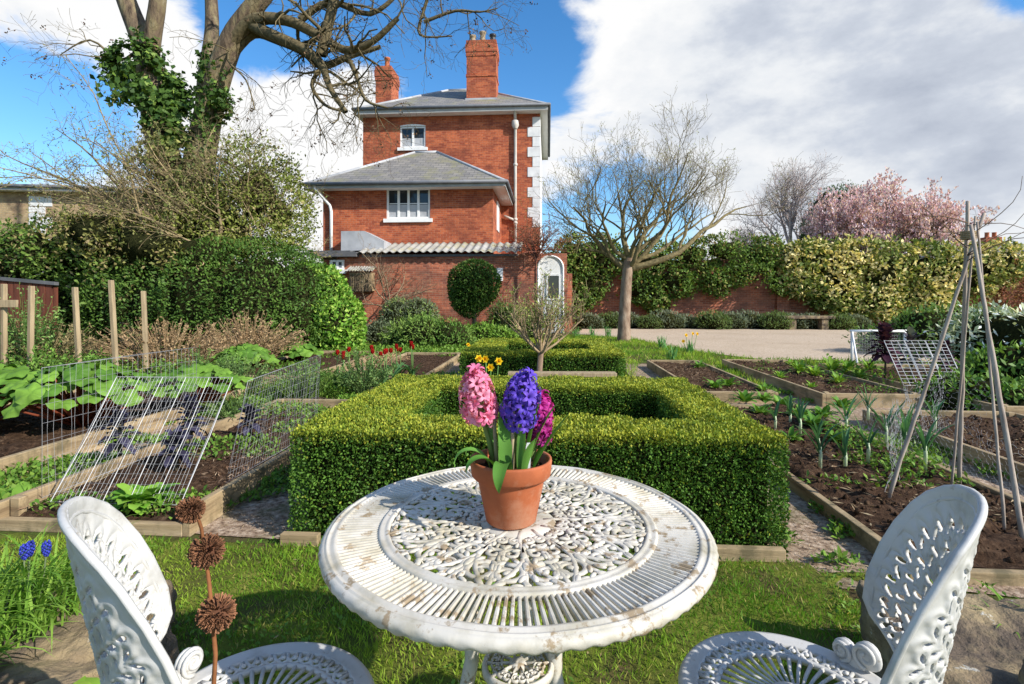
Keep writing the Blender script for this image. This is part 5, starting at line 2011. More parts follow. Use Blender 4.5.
# arched white door surround, set just proud of the brickwork
a = MB()
pts = [(uD0, 0.0)] + [((uD0 + uD1) / 2 - r_ * math.cos(PI * q / n), zA1 + .42 * math.sin(PI * q / n)) for q in range(n + 1)] + [(uD1, 0.0)]
m = len(pts)
V = [(x, VL - .02, z) for x, z in pts] + [(x, VL + .04, z) for x, z in pts]
a.raw(V, [tuple(range(m))] + [(i, i + m, (i + 1) % m + m, (i + 1) % m) for i in range(m)])
door = a.link('arched_door', M['render_white'], lw, smooth=False)
t_ = MB()
cx = uD0 + (uD1 - uD0) * .62
for (x0, x1, z0, z1) in ((cx - .25, cx + .25, 1.15, 1.21), (cx - .25, cx + .25, 2.0, 2.06), (cx - .25, cx - .19, 1.21, 2.0), (cx + .19, cx + .25, 1.21, 2.0)):
    t_.box(x0, x1, VL - .055, VL - .022, z0, z1)
t_.tube([(x, VL - .03, z) for x, z in pts], .04, 6)
t_.link('door_moulding', M['paint_white'], door, smooth=False)
t_ = MB()
t_.box(cx - .19, cx + .19, VL - .032, VL - .024, 1.21, 2.0)
t_.link('door_pane', M['glass'], door, smooth=False)
# corrugated sheets
uC0, uC1 = FP(357, 250, VL - .25)[0], FP(521, 250, VL - .25)[0]
zc0 = zt + .06
zc1 = FP(440, 243, VA)[1]
nu = int((uC1 - uC0) / .022)
us = np.linspace(uC0, uC1, nu)
b = MB()
rows = 6
V = []
for r__ in range(rows + 1):
    t = r__ / rows
    V.append(np.stack([us, np.full(nu, VL - .28 + (VA - .02 - VL + .28) * t), zc0 + (zc1 - zc0) * t + .032 * np.sin(us * 2 * PI / .27) + .01 * np.sin(us * 1.1)], 1))
V = np.concatenate(V)
ii = np.arange(nu * (rows + 1)).reshape(rows + 1, nu)
b.raw(V, np.stack([ii[:-1, :-1], ii[:-1, 1:], ii[1:, 1:], ii[1:, :-1]], -1).reshape(-1, 4))
co_ = b.link('corrugated_roof', M['corrug'], lw)
co_.modifiers.new('Solidify', 'SOLIDIFY').thickness = .012
b = MB()
b.box(uC0 + .1, uC1 - .1, VL - .05, VL - .003, zt - .09, zt - .005)
b.link('wall_plate', M['gutter'], lw, smooth=False)
b = MB()
x0, x1 = FP(312, 255, VL)[0], FP(359, 255, VL)[0]
b.box(x0, x1, VL - .3, VA - .01, zt - .09, zt + .07)
b.box(x0, x1 - .3, VL - .1, VA - .01, zt + .071, zt + .14)
b.link('flat_roof', M['felt'], lw, smooth=False)
b = MB()
x0, x1, x2 = FP(341, 240, VL + .4)[0], FP(364, 240, VL + .4)[0], FP(384, 240, VL + .4)[0]
z0, z1 = zt + .145, FP(350, 231, VL + .4)[1]
zz = FP(384, 241, VL + .4)[1]
b.raw([(x0, VL + .4, z0), (x2, VL + .4, z0 + .1), (x2, VL + .4, zz), (x1, VL + .4, z1), (x0, VL + .4, z1),
       (x0, VA - .01, z0), (x2, VA - .01, z0 + .1), (x2, VA - .01, zz), (x1, VA - .01, z1), (x0, VA - .01, z1)],
      [(0, 1, 2, 3, 4), (0, 5, 6, 1), (1, 6, 7, 2), (2, 7, 8, 3), (3, 8, 9, 4), (4, 9, 5, 0)])
b.link('roof_hood', M['lead'], lw, smooth=False)
w0, w1 = FP(331, 270, VL), FP(344.5, 260, VL)
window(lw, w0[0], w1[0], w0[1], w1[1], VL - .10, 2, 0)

nb = thing('wall_hutch', 'small wooden hutch with corrugated lid fixed to the brick lean-to', 'hutch', (*gw(FP(364, 282, VL)[0], VL - .2).xy, 0), -TH)
b = MB()
z0, z1 = FP(364, 291, VL)[1], FP(364, 273, VL)[1]
b.box(-.40, .40, -.15, .17, z0, z1)
b.link('box', M['wood'], nb, smooth=False)
b = MB()
for q in range(9):
    b.box(-.36 + q * .08, -.32 + q * .08, -.175, -.152, z0 + .06, z1 - .06)
b.box(-.42, .42, -.18, -.153, z0 - .02, z0 + .05)
b.link('front_slats', M['bark'], nb, smooth=False)
b = MB()
us = np.linspace(-.5, .5, 60)
V = np.concatenate([np.stack([us, np.full(60, y), z + .018 * np.sin(us * 2 * PI / .1)], 1) for y, z in ((-.32, z1 + .05), (.17, z1 + .24))])
ii = np.arange(120).reshape(2, 60)
b.raw(V, np.stack([ii[:-1, :-1], ii[:-1, 1:], ii[1:, 1:], ii[1:, :-1]], -1).reshape(-1, 4))
b.link('lid', M['corrug'], nb)
b = MB()
p0, p1 = FP(496.5, 281, VL), FP(503, 268, VL)
b.box(0, p1[0] - p0[0], -.04, 0, 0, p1[1] - p0[1])
o = b.link('wall_plaque', M['paint_white'], None, smooth=False, loc=gw(p0[0], VL - .004, p0[1]), rot=-TH)
bevel(o, .01)
tag(o, 'blank white plaque on the brick wall beside the round topiary', 'plaque')

# white garden chair before the arched door
pc = gw((uD0 + uD1) / 2 + .1, VL - 1.2)
t = thing('slatted_chair', 'far white garden chair standing before the arched white doorway', 'chair', pc, -TH + .5)
b = MB()
for k in range(6):
    b.box(-.24, .24, -.22 + k * .08, -.17 + k * .08, .43, .45)
b.link('seat', M['paint_white'], t, smooth=False)
b = MB()
for k in range(6):
    b.box(-.22 + k * .08, -.18 + k * .08, .22, .24, .5, .92)
b.box(-.25, .25, .215, .245, .92, .98)
b.link('backrest', M['paint_white'], t, smooth=False)
for (x, y, h) in ((-.23, -.21, .43), (.23, -.21, .43), (-.23, .23, .92), (.23, .23, .92)):
    b = MB()
    b.tube([(x, y, 0), (x, y, h)], .02, 6)
    b.link('leg', M['paint_white'], t)
for s_ in (-1, 1):
    b = MB()
    b.tube([(s_ * .24, -.24, .43), (s_ * .24, -.24, .64), (s_ * .24, .2, .68)], .018, 6)
    b.link('armrest', M['paint_white'], t)

# ---- long garden wall to the right
VW = 23.0
gwl = thing('brick_garden_wall', 'long old red brick garden wall half covered by climbers', 'wall', (0, 0, 0), -TH)
b = MB()
b.box(u1 + .25, 34, VW, VW + .35, 0, 2.75)
for x in (5.2, 9.6, 14, 18.5, 23):
    b.box(x, x + .5, VW - .16, VW - .003, 0, 2.7)
b.link('wall', M['brick_old'], gwl, smooth=False)
b = MB()
b.box(u1 + .25, 34, VW - .05, VW + .4, 2.752, 2.84)
b.link('coping', M['brick_old'], gwl, smooth=False)
b = MB()
b.box(u1 - .1, u1 + .2, VL + .4, VW + .3, 0, 2.1)
b.link('return_wall', M['brick_old'], gwl, smooth=False)

p = gw(*wg(*W(807, 322, 20.4).xy))
t = thing('stone_bench', 'plain stone slab bench against the brick garden wall', 'bench', (p.x, p.y, 0), -TH)
b = MB()
b.box(-.95, .95, -.22, .22, .43, .54)
bevel(b.link('seat', M['stone'], t, smooth=False), .012)
for x in (-.6, .6):
    b = MB()
    b.box(x - .13, x + .13, -.17, .17, 0, .43)
    bevel(b.link('support', M['stone'], t, smooth=False), .012)

# ---- the tan house behind the far trees
t = thing('tan_house', 'low tan brick house with dark roof behind the big ivy tree', 'house', (-21, 21, 0), .12)
b = MB()
front_wall(b, -7, 6, 0, 5.5, 0, [(-1.6, .2, 3.2, 4.4), (-5.5, -3.7, 3.2, 4.4)])
b.raw([(6, 0, 0), (6, 7, 0), (6, 7, 5.5), (6, 0, 5.5)], [(0, 1, 2, 3)])
b.link('wall', M['brick_tan'], t, smooth=False)
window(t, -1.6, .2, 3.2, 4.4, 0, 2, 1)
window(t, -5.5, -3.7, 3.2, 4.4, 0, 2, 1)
b = MB()
for k in range(12):
    b.box(1.6, 2.2 + .25 * (k % 2), -.03, -.003, .2 + k * .43, .6 + k * .43)
b.link('quoins', M['quoin'], t, smooth=False)
hip_roof(t, -7.4, 6.4, -.4, 7.4, 5.68, (-4, 3.5), (3, 3.5), 6.4)

# ---- red brown board fence
t = thing('board_fence', 'low red brown board fence with dark sloping capping by the stakes', 'fence', (-10.25, 10.0, 0), -.03)
for k in range(25):
    b = MB()
    x = -1.5 + k * .123
    h = 1.72 - .09 * (x + 1.5)
    b.box(x, x + .112, -.012 - .006 * (k % 2), .012, .04, h + rr.uniform(-.01, .01))
    b.link('fence_board', M['shedwood'], t, smooth=False)
b = MB()
b.raw([(-1.6, -.05, 1.72), (1.65, -.05, 1.43), (1.65, .05, 1.43), (-1.6, .05, 1.72), (-1.6, -.05, 1.78), (1.65, -.05, 1.49), (1.65, .05, 1.49), (-1.6, .05, 1.78)],
      [(0, 3, 2, 1), (4, 5, 6, 7), (0, 1, 5, 4), (1, 2, 6, 5), (2, 3, 7, 6), (3, 0, 4, 7)])
b.link('capping', M['felt'], t, smooth=False)
for x in (-1.4, .1, 1.5):
    b = MB()
    b.box(x, x + .09, .013, .10, 0, 1.40)
    b.link('fence_post', M['shedwood'], t, smooth=False)

# ---- far house whose chimney shows above the wall
t = thing('far_house', 'far house showing only its brick chimney above the wall hedge', 'house', (40, 44, 0), -.1)
b = MB()
b.box(-5, 5, 0, 7, 0, 4.2)
b.link('wall', M['brick'], t, smooth=False)
hip_roof(t, -5.3, 5.3, -.3, 7.3, 4.4, (-2, 3.5), (3, 3.5), 6.2)
b = MB()
b.box(1.9, 3.2, 3.1, 3.9, 5.2, 6.75)
c = b.link('chimney', M['brick'], t, smooth=False)
for x in (2.25, 2.85):
    b = MB()
    b.lathe([(.2, 0), (.17, .1), (.16, .4), (.2, .45), (.1, .45)], 12, c=(x, 3.5, 6.75))
    b.link('chimney_pot', M['terracotta'], c)
# ================================================================== shrubs, climbers and trees
def foliage(name, label, cat, blobs, n, L_, cols, group=None, core=(.014, .022, .007), w=.6, bump=.18, bs=1.6, mat='leaf', thr=None, stem=None, depth=.16, up_=.3, tip=None, tipp=.0, seed=0, corek=.66, root=None, spray=0.0):
    """leafy mass: many leaves through the outer volume of overlapping lobes round a woody core"""
    bl = [np.array(x, float) for x in blobs]
    if len(bl) < 4:
        corek = max(corek, .8)
    c0 = np.mean([x[:2] for x in bl], 0)
    org = np.array([c0[0], c0[1], 0])
    areas = np.array([(x[3] * x[4] + x[3] * x[5] + x[4] * x[5]) for x in bl])
    areas = areas / areas.sum()
    Ps, Ns = [], []
    for x, a in zip(bl, areas):
        m = int(n * a)
        d = rdir(m)
        rad_ = 1 + bump * fbm(d * x[3:6] + x[:3], bs, 3, seed) - np.abs(rng.normal(0, depth, m))
        rad_ += (rng.random(m) < spray) * rng.uniform(0, .25, m)
        P = x[:3] + d * x[3:6] * rad_[:, None]
        Nn = d / x[3:6]
        Nn /= np.linalg.norm(Nn, axis=1)[:, None]
        k = P[:, 2] > .02
        for y in bl:
            if y is x:
                continue
            k &= (((P - y[:3]) / y[3:6]) ** 2).sum(1) > .72
        Ps.append(P[k])
        Ns.append(Nn[k])
    P, Nn = np.concatenate(Ps), np.concatenate(Ns)
    gap = fbm(P, bs * 2.2, 2, seed + 4)
    if thr is not None:
        k = gap + rng.normal(0, .12, len(P)) > thr
        P, Nn, gap = P[k], Nn[k], gap[k]
    m = len(P)
    D = rdir(m) + Nn * .55 + np.array([0, 0, up_])
    N = rdir(m) * .8 + Nn * .8 + np.array([0, 0, .5])
    kk = np.clip(.5 + .45 * fbm(P, bs * 1.3, 2, seed + 9) + rng.normal(0, .22, m), 0, 1)
    c = mixc(cols[0], cols[1], kk)
    if tip is not None:
        s = rng.random(m) < tipp * np.clip(.8 + fbm(P, bs, 2, seed + 2), 0, 2)
        c[s] = mixc(tip[0], tip[1], rng.random(s.sum()))
    t = root or thing(name, label, cat, org, 0, group)
    b = MB()
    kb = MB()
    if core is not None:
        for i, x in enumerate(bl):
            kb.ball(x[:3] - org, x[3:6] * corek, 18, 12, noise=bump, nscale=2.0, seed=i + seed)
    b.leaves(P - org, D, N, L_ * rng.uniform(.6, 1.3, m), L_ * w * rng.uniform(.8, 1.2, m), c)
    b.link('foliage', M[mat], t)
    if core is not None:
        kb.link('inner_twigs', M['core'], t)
    if stem:
        s = MB()
        for st in stem:
            s.tube([Vector(q) - Vector(org) for q in st[0]], st[1], 8)
        s.link('trunk', M['bark'], t)
    return t


class Tree:
    def __init__(s, seed):
        s.r = random.Random(seed)
        s.b = MB()
        s.tips = []

    def path(s, p, d, L_, n, wob, trop):
        pts = [Vector(p)]
        d = Vector(d).normalized()
        for i in range(n):
            d = (d + Vector((s.r.gauss(0, wob), s.r.gauss(0, wob), s.r.gauss(0, wob) + trop))).normalized()
            pts.append(pts[-1] + d * (L_ / n))
        return pts, d

    def grow(s, pts, r0, r1, level, spec, col):
        n = len(pts) - 1
        s.b.tube(pts, np.linspace(r0, r1, n + 1), 8 if r0 > .06 else 5 if r0 > .012 else 3, col=col, cap=False)
        if level >= len(spec):
            s.tips.append(pts)
            return
        sp = spec[level]
        tot = sum((pts[i + 1] - pts[i]).length for i in range(n))
        m = max(1, int(sp['n'] * s.r.uniform(.8, 1.2)))
        for k in range(m):
            t = sp.get('t0', .25) + (1 - sp.get('t0', .25)) * (k + s.r.random()) / m
            x = min(t * n, n - 1e-3)
            i = int(x)
            p = pts[i].lerp(pts[i + 1], x - i)
            ax = (pts[i + 1] - pts[i]).normalized()
            a = Vector((s.r.gauss(0, 1), s.r.gauss(0, 1), s.r.gauss(0, .8) + sp.get('up', 0))).normalized()
            side = (a - ax * a.dot(ax))
            if side.length < 1e-3:
                continue
            side.normalize()
            ang = R(s.r.uniform(*sp['ang']))
            d = ax * math.cos(ang) + side * math.sin(ang)
            L_ = sp['L'] * s.r.uniform(.6, 1.25) * (1.1 - .45 * t)
            rr0 = min((r0 + (r1 - r0) * t) * sp.get('rk', .6), sp['r'])
            q, _ = s.path(p, d, L_, sp.get('seg', 5), sp.get('wob', .16), sp.get('trop', .05))
            c2 = np.array(sp.get('col', col)) * s.r.uniform(.8, 1.2)
            s.grow(q, rr0, max(rr0 * .35, sp.get('rmin', .003)), level + 1, spec, c2)


def fan(pts, n=4):
    """smooth a coarse polyline"""
    P = [Vector(p) for p in pts]
    out = []
    for i in range(len(P) - 1):
        a, b_, c, d = P[max(i - 1, 0)], P[i], P[i + 1], P[min(i + 2, len(P) - 1)]
        for q in range(n):
            t = q / n
            out.append(.5 * ((2 * b_) + (c - a) * t + (2 * a - 5 * b_ + 4 * c - d) * t * t + (3 * b_ - a - 3 * c + d) * t ** 3))
    out.append(P[-1])
    return out


# ---- bare apple tree by the gravel
root_p = W(625, 342, 14.4)
t = thing('apple_tree', 'bare spreading apple tree with pale trunk beside the gravel', 'tree', (root_p.x, root_p.y, 0))
tr = Tree(4)
tk = [Vector(p) for p in ((-.03, 0, -.05), (-.02, 0, .6), (.02, 0, 1.3), (.06, 0, 1.9), (.12, 0, 2.35))]
b = MB()
tk2 = fan(tk, 4)
b.tube(tk2, [.22, .19, .175, .165, .16, .155, .155, .15, .15, .145, .145, .14, .14, .14, .135, .135, .13][:len(tk2)], 14)
b.link('trunk', M['bark_pale'], t)
cB = np.array((.175, .14, .07))
spec = [dict(n=5, L=1.9, r=.06, ang=(25, 60), up=.5, t0=.25, seg=6, wob=.20, trop=.07, rk=.6),
        dict(n=6, L=1.15, r=.022, ang=(25, 60), up=.55, t0=.2, seg=5, wob=.2, trop=.09, rk=.6),
        dict(n=5, L=.6, r=.010, ang=(25, 65), up=.5, t0=.15, seg=4, wob=.2, trop=.09, rmin=.004),
        dict(n=2, L=.28, r=.0052, ang=(30, 70), up=.4, t0=.2, seg=3, wob=.2, trop=.05, rmin=.003)]
for (az, el, L_, r0) in [(178, 12, 2.0, .085), (160, 46, 2.6, .085), (8, 27, 4.2, .095), (-12, 34, 3.6, .075), (25, 42, 3.6, .07), (65, 45, 2.6, .075), (-70, 25, 2.2, .07), (230, 24, 2.2, .07), (100, 66, 2.2, .075), (5, 48, 2.7, .085), (195, 40, 2.3, .07), (-100, 50, 2.2, .07)]:
    d = (math.cos(R(az)) * math.cos(R(el)), math.sin(R(az)) * math.cos(R(el)), math.sin(R(el)))
    q, _ = tr.path(tk[-1] + Vector((0, 0, tr.r.uniform(-.45, 0))), d, L_, 9, .19, .035)
    tr.grow(q, r0, r0 * .16, 0, spec, cB)
tr.b.link('limbs', M['bark_attr'], t)
P = np.array([tuple(p) for q in tr.tips for p in q[1:]])
P = P[rng.random(len(P)) < .30]
P = P + rng.normal(0, .03, P.shape)
m = len(P)
b = MB()
b.leaves(P, rdir(m) + np.array([0, 0, .4]), rdir(m), rng.uniform(.03, .06, m), rng.uniform(.015, .03, m), mixc((.13, .16, .03), (.26, .27, .06), rng.random(m)))
b.link('buds', M['leaf'], t)
tip_n = len(tr.tips)

# ---- big old tree with ivy at the left
BY = 12.6
bt = thing('ivy_tree', 'huge old bare tree with forked trunk and ivy patches', 'tree', (W(190, 300, BY).x, BY, 0))
org = Vector((W(190, 300, BY).x, BY, 0))


def WP(lst):
    return [W(a, c, BY + d) - org for a, c, d in lst]


trunk = MB()
trunk.tube(fan([Vector((0, 0, -.1)), Vector((-.02, 0, 1.5))] + WP([(188, 235, 0), (190, 205, 0)])), np.linspace(.70, .50, 13), 20)
trunk.tube(fan(WP([(187, 215, 0), (172, 175, 0), (158, 130, .1), (150, 85, .2), (143, 45, .3), (128, 5, .4), (112, -40, .5)])), np.linspace(.36, .19, 25), 16)
trunk.tube(fan(WP([(148, 78, .2), (152, 40, .1), (158, 0, 0), (160, -45, 0)])), np.linspace(.21, .16, 13), 12)
trunk.tube(fan(WP([(190, 215, 0), (198, 170, 0), (205, 130, 0), (216, 85, -.1), (232, 40, -.2), (250, 12, -.3), (280, -25, -.4)])), np.linspace(.39, .19, 25), 16)
trunk.tube(fan(WP([(204, 130, .1), (206, 80, .3), (212, 30, .5), (210, -20, .7)])), np.linspace(.22, .13, 13), 12)
trunk.link('trunk', M['bark'], bt)
limbs = Tree(21)
cL = np.array((.125, .10, .055))
lspec = [dict(n=7, L=1.5, r=.05, ang=(30, 75), up=-.1, t0=.2, seg=6, wob=.30, trop=-.05, rk=.5),
         dict(n=6, L=.9, r=.02, ang=(30, 70), up=-.2, t0=.2, seg=5, wob=.3, trop=-.06, rk=.5),
         dict(n=3, L=.5, r=.010, ang=(30, 70), up=0, t0=.2, seg=4, wob=.25, trop=-.04, rmin=.004)]
for lst, r0, r1 in [
    ([(226, 52, -.2), (250, 22, -.4), (285, 20, -.6), (318, 35, -.8), (345, 50, -1), (372, 42, -1.2), (398, 18, -1.4)], .17, .05),
    ([(245, 22, -.3), (270, 34, -.5), (298, 46, -.7), (320, 62, -.9), (330, 88, -1.0), (346, 112, -1.1)], .15, .05),
    ([(228, 55, -.2), (252, 32, -.1), (280, 40, 0), (305, 52, 0), (322, 66, -.1), (350, 56, -.2), (380, 47, -.3)], .18, .05),
    ([(321, 55, -.9), (327, 30, -.9), (334, 0, -.8), (340, -40, -.7)], .13, .11),
    ([(346, 52, -1), (356, 75, -1.1), (366, 100, -1.2), (388, 108, -1.3)], .06, .02),
    ([(322, 66, -.1), (312, 85, -.2), (325, 105, -.3), (345, 112, -.35)], .06, .025),
    ([(300, 20, -.6), (330, 2, -.7), (370, 14, -.9), (400, -8, -1)], .09, .04),
    ([(438, -30, -.6), (424, 10, -.7), (420, 35, -.75), (452, 36, -.8)], .05, .015),
    ([(424, 22, -.7), (455, 11, -.8), (480, 12, -.9), (498, 8, -.95)], .045, .01),
    ([(236, 40, -.2), (228, 60, -.5), (246, 80, -.7), (255, 110, -.8)], .035, .01),
    ([(112, -40, .5), (95, -110, .6), (88, -190, .8), (60, -270, 1.0)], .19, .03),
    ([(160, -45, 0), (168, -120, -.2), (160, -200, -.4), (175, -280, -.5)], .16, .03),
    ([(210, -20, .7), (206, -90, .9), (214, -170, 1.0), (200, -250, 1.2)], .13, .03),
    ([(280, -25, -.4), (305, -80, -.6), (318, -150, -.7), (350, -220, -.9)], .19, .03),
    ([(340, -40, -.7), (352, -100, -.8), (345, -160, -.8), (362, -210, -.9)], .11, .02),
    ([(400, -8, -1), (430, -60, -1.1), (440, -110, -1.1)], .045, .01),
    ([(143, 45, .3), (120, 60, .1), (90, 40, 0), (60, 55, 0)], .05, .01),
    ([(205, 150, 0), (240, 170, -.5), (262, 190, -.7), (290, 160, -.8)], .04, .01),
]:
    q = fan(WP(lst), 4)
    limbs.grow(q, r0, r1, 0, lspec, cL)
limbs.b.link('limbs', M['bark_attr'], bt)
# dead clinging fruit clusters and a few leaves on the twigs
P = np.array([tuple(q[-1]) for q in limbs.tips])
P = P[rng.random(len(P)) < .14]
b = MB()
for p in P:
    m = 6
    b.leaves(p + rng.normal(0, .03, (m, 3)), rdir(m), rdir(m), .06, .04, mixc((.07, .04, .03), (.14, .09, .05), rng.random(m)))
b.link('dead_leaves', M['bark_attr'], bt)


def ivy(parent, lst, n, L_=.15, cols=((.025, .055, .014), (.06, .11, .02)), tip=((.10, .17, .03), (.17, .24, .05))):
    bl = []
    for (px, py, dy, rx, rz) in lst:
        p = W(px, py, BY + dy) - org
        bl.append((p.x, p.y, p.z, rx, rx * .8, rz))
    Ps, Ns = [], []
    for x in bl:
        m = int(n / len(bl))
        d = rdir(m)
        k = rng.uniform(.45, 1.08, m) * (1 + .25 * vnoise(d * 2 + np.array(x[:3]), 1.5, 3))
        Ps.append(np.array(x[:3]) + d * np.array(x[3:]) * k[:, None])
        Ns.append(d)
    P, Nn = np.concatenate(Ps), np.concatenate(Ns)
    k = fbm(P, 2.6, 2, 8) + rng.normal(0, .15, len(P)) > -.12
    P, Nn = P[k], Nn[k]
    m = len(P)
    c = mixc(cols[0], cols[1], rng.random(m))
    s = rng.random(m) < .12
    c[s] = mixc(tip[0], tip[1], rng.random(s.sum()))
    b = MB()
    b.leaves(P, rdir(m) + np.array([0, 0, -.5]), rdir(m) * .5 + Nn + np.array([0, -.3, .3]), L_ * rng.uniform(.6, 1.2, m), L_ * .85 * rng.uniform(.7, 1.2, m), c)
    o = b.link('ivy', M['leaf'], parent)
    return o


ivy(bt, [(140, 62, -.1, .55, .6), (125, 85, -.1, .55, .5), (155, 95, -.2, .65, .7), (165, 125, -.2, .55, .6), (120, 62, 0, .4, .4), (170, 95, 0, .45, .5)], 7500, .15)
ivy(bt, [(207, 66, -.2, .24, .6), (206, 100, -.4, .42, .7), (218, 85, -.5, .32, .6), (200, 130, -.3, .4, .6), (222, 108, -.2, .3, .4)], 1900, .12)
ivy(bt, [(165, 165, -.6, .8, .8), (190, 190, -.7, .9, .9), (205, 215, -.8, .9, .9), (175, 225, -.8, .9, .9)], 5200, .12, ((.05, .075, .02), (.12, .14, .04)), ((.16, .17, .05), (.24, .24, .08)))

# ---- twiggy arching shrub under the old tree
t = thing('arching_shrub', 'tangled arching bare shrub spreading under the ivy tree', 'shrub', (-8.6, 11.3, 0), 0)
ar = Tree(9)
cA = np.array((.26, .20, .11))
aspec = [dict(n=11, L=1.0, r=.014, ang=(25, 65), up=.35, t0=.2, seg=5, wob=.22, trop=.0, rk=.55),
         dict(n=6, L=.5, r=.007, ang=(30, 70), up=.2, t0=.15, seg=4, wob=.25, trop=-.02, rmin=.003)]
for k in range(46):
    px, py = random.uniform(150, 262), random.uniform(225, 258)
    p = W(px, py, 11.3 + random.uniform(-.5, .7)) - Vector((-8.6, 11.3, 0))
    az = random.choice([180, 180, 170, 190, 20, 0, 90, 270, 150, 160, 200])
    el = random.uniform(18, 75)
    az += random.uniform(-25, 25)
    L_ = random.uniform(1.8, 4.6 if 120 < az < 240 else 2.4)
    d = (math.cos(R(az)) * math.cos(R(el)), .5 * math.sin(R(az)) * math.cos(R(el)), math.sin(R(el)))
    q, _ = ar.path(p, d, L_, 9, .09, -.03)
    ar.grow(q, random.uniform(.02, .045), .008, 0, aspec, cA * random.uniform(.6, 1.2))
ar.b.link('branches', M['bark_attr'], t)
P = np.array([tuple(p) for q in ar.tips for p in q])
P = P[rng.random(len(P)) < .55]
m = len(P)
b = MB()
b.leaves(P + rng.normal(0, .03, P.shape), rdir(m), rdir(m), rng.uniform(.03, .07, m), rng.uniform(.02, .04, m), mixc((.09, .12, .03), (.24, .22, .09), rng.random(m)))
b.link('leaves', M['leaf'], t)


# ---- hedges and bushes of the left side
def X(px, Y):
    return (px - 512) / F * Y


def Z(py, Y):
    return 1.15 - (py - 300) / F * Y


DK = ((.034, .072, .015), (.08, .145, .026))
foliage('yew_hedge', 'tall dark green yew hedge standing behind the dry stems', 'hedge',
        [(-7.2, 11.2, 1.0, 1.1, 1.0, 1.25), (-6.2, 11.0, 1.05, 1.2, 1.0, 1.35), (-5.2, 10.9, 1.1, 1.1, 1.0, 1.3), (-4.5, 11.1, .95, .8, .9, 1.25), (-8.2, 11.4, .9, 1.0, .9, 1.2)],
        42000, .075, DK, w=.45, bump=.10, bs=1.8, depth=.07, tip=((.06, .11, .02), (.10, .15, .03)), tipp=.10, seed=2, corek=.70)
foliage('laurel_bush', 'bright green rounded laurel bush at the hedge end near the house', 'shrub',
        [(-4.25, 11.6, .9, .75, .9, 1.05), (-3.85, 11.5, .6, .62, .8, .85), (-4.6, 11.8, 1.15, .7, .8, .9)],
        15000, .10, ((.06, .15, .018), (.15, .27, .03)), w=.55, bump=.10, bs=1.6, depth=.07, tip=((.20, .30, .05), (.26, .36, .07)), tipp=.25, seed=5, corek=.70)
foliage('olive_shrub', 'loose olive green shrub rising above the yew hedge', 'shrub',
        [(X(255, 12), 12, Z(195, 12), 1.05, .9, 1.2), (X(225, 11.8), 11.8, Z(225, 11.8), .9, .8, .9), (X(280, 12), 12, Z(215, 12), .6, .7, .8), (X(240, 11.5), 11.5, Z(245, 11.5), 1.2, .7, .6), (X(190, 11.5), 11.5, Z(240, 11.5), 1.2, .7, .6)],
        26000, .085, ((.085, .115, .022), (.19, .21, .05)), w=.5, bump=.28, bs=1.5, depth=.2, thr=-.55, tip=((.22, .20, .08), (.30, .24, .12)), tipp=.16, seed=7, corek=.40, core=(.03, .035, .012), spray=.25)
foliage('laurel_thicket', 'mid green evergreen thicket above the red brown shed', 'shrub',
        [(X(30, 12), 12, Z(255, 12), 1.3, .9, .75), (X(75, 12), 12, Z(252, 12), 1.0, .9, .7), (X(110, 11.6), 11.6, Z(258, 11.6), 1.0, .8, .8), (X(-10, 12), 12, Z(258, 12), 1.1, .9, .8), (X(130, 11.4), 11.4, Z(285, 11.4), .9, .7, .9), (X(60, 12.5), 12.5, Z(300, 12.5), 2.0, .8, 1.3)],
        24000, .10, ((.05, .10, .018), (.12, .18, .035)), w=.5, bump=.34, bs=1.1, depth=.2, thr=-.45, spray=.3, tip=((.17, .15, .06), (.24, .20, .09)), tipp=.25, seed=9, corek=.62)
foliage('olive_thicket', 'dull olive scrub below the arching bare branches', 'shrub',
        [(X(110, 11.2), 11.2, Z(235, 11.2), 1.1, .6, .55), (X(150, 11.0), 11, Z(250, 11.0), 1.0, .6, .6), (X(195, 10.9), 10.9, Z(262, 10.9), 1.0, .5, .55)],
        8500, .085, ((.10, .115, .03), (.21, .20, .065)), w=.5, bump=.3, bs=1.7, depth=.25, thr=-.2, tip=((.25, .19, .09), (.3, .22, .12)), tipp=.2, seed=12, corek=.38, core=(.03, .03, .012), spray=.3)

# ---- planting before the lean-to
Yt = 16.4
foliage('topiary_tree', 'round clipped dark topiary ball on a short stem by the lean-to', 'topiary',
        [(X(474, Yt), Yt, Z(285, Yt), .80, .78, .78), (X(468, Yt), Yt, Z(297, Yt), .55, .6, .6)], 9000, .085, ((.022, .055, .010), (.06, .11, .018)), w=.55, bump=.10, bs=1.6, depth=.08, tip=((.11, .16, .03), (.16, .2, .05)), tipp=.10,
        stem=[([(X(475, Yt), Yt, 0), (X(474, Yt), Yt, .8)], [.09, .06])], seed=14, corek=.78)
LV = ((.06, .085, .045), (.13, .15, .09))
foliage('grey_bush', 'flat topped grey green bush clipped low by the brick wall', 'shrub', [(X(398, 15), 15, .60, .55, .6, .62), (X(420, 15), 15, .65, .55, .6, .58)], 6000, .09, LV, w=.3, bump=.10, depth=.1, seed=16, tip=((.14, .20, .05), (.18, .24, .07)), tipp=.3)
foliage('rosemary_bush', 'spreading bright green bush in front of the round topiary', 'shrub', [(X(425, 12.6), 12.6, .25, .6, .6, .52), (X(450, 12.6), 12.6, .25, .6, .6, .45), (X(405, 12.9), 12.9, .2, .5, .5, .4)], 7000, .10, ((.055, .12, .02), (.15, .22, .05)), w=.3, bump=.22, depth=.2, seed=17, spray=.3)
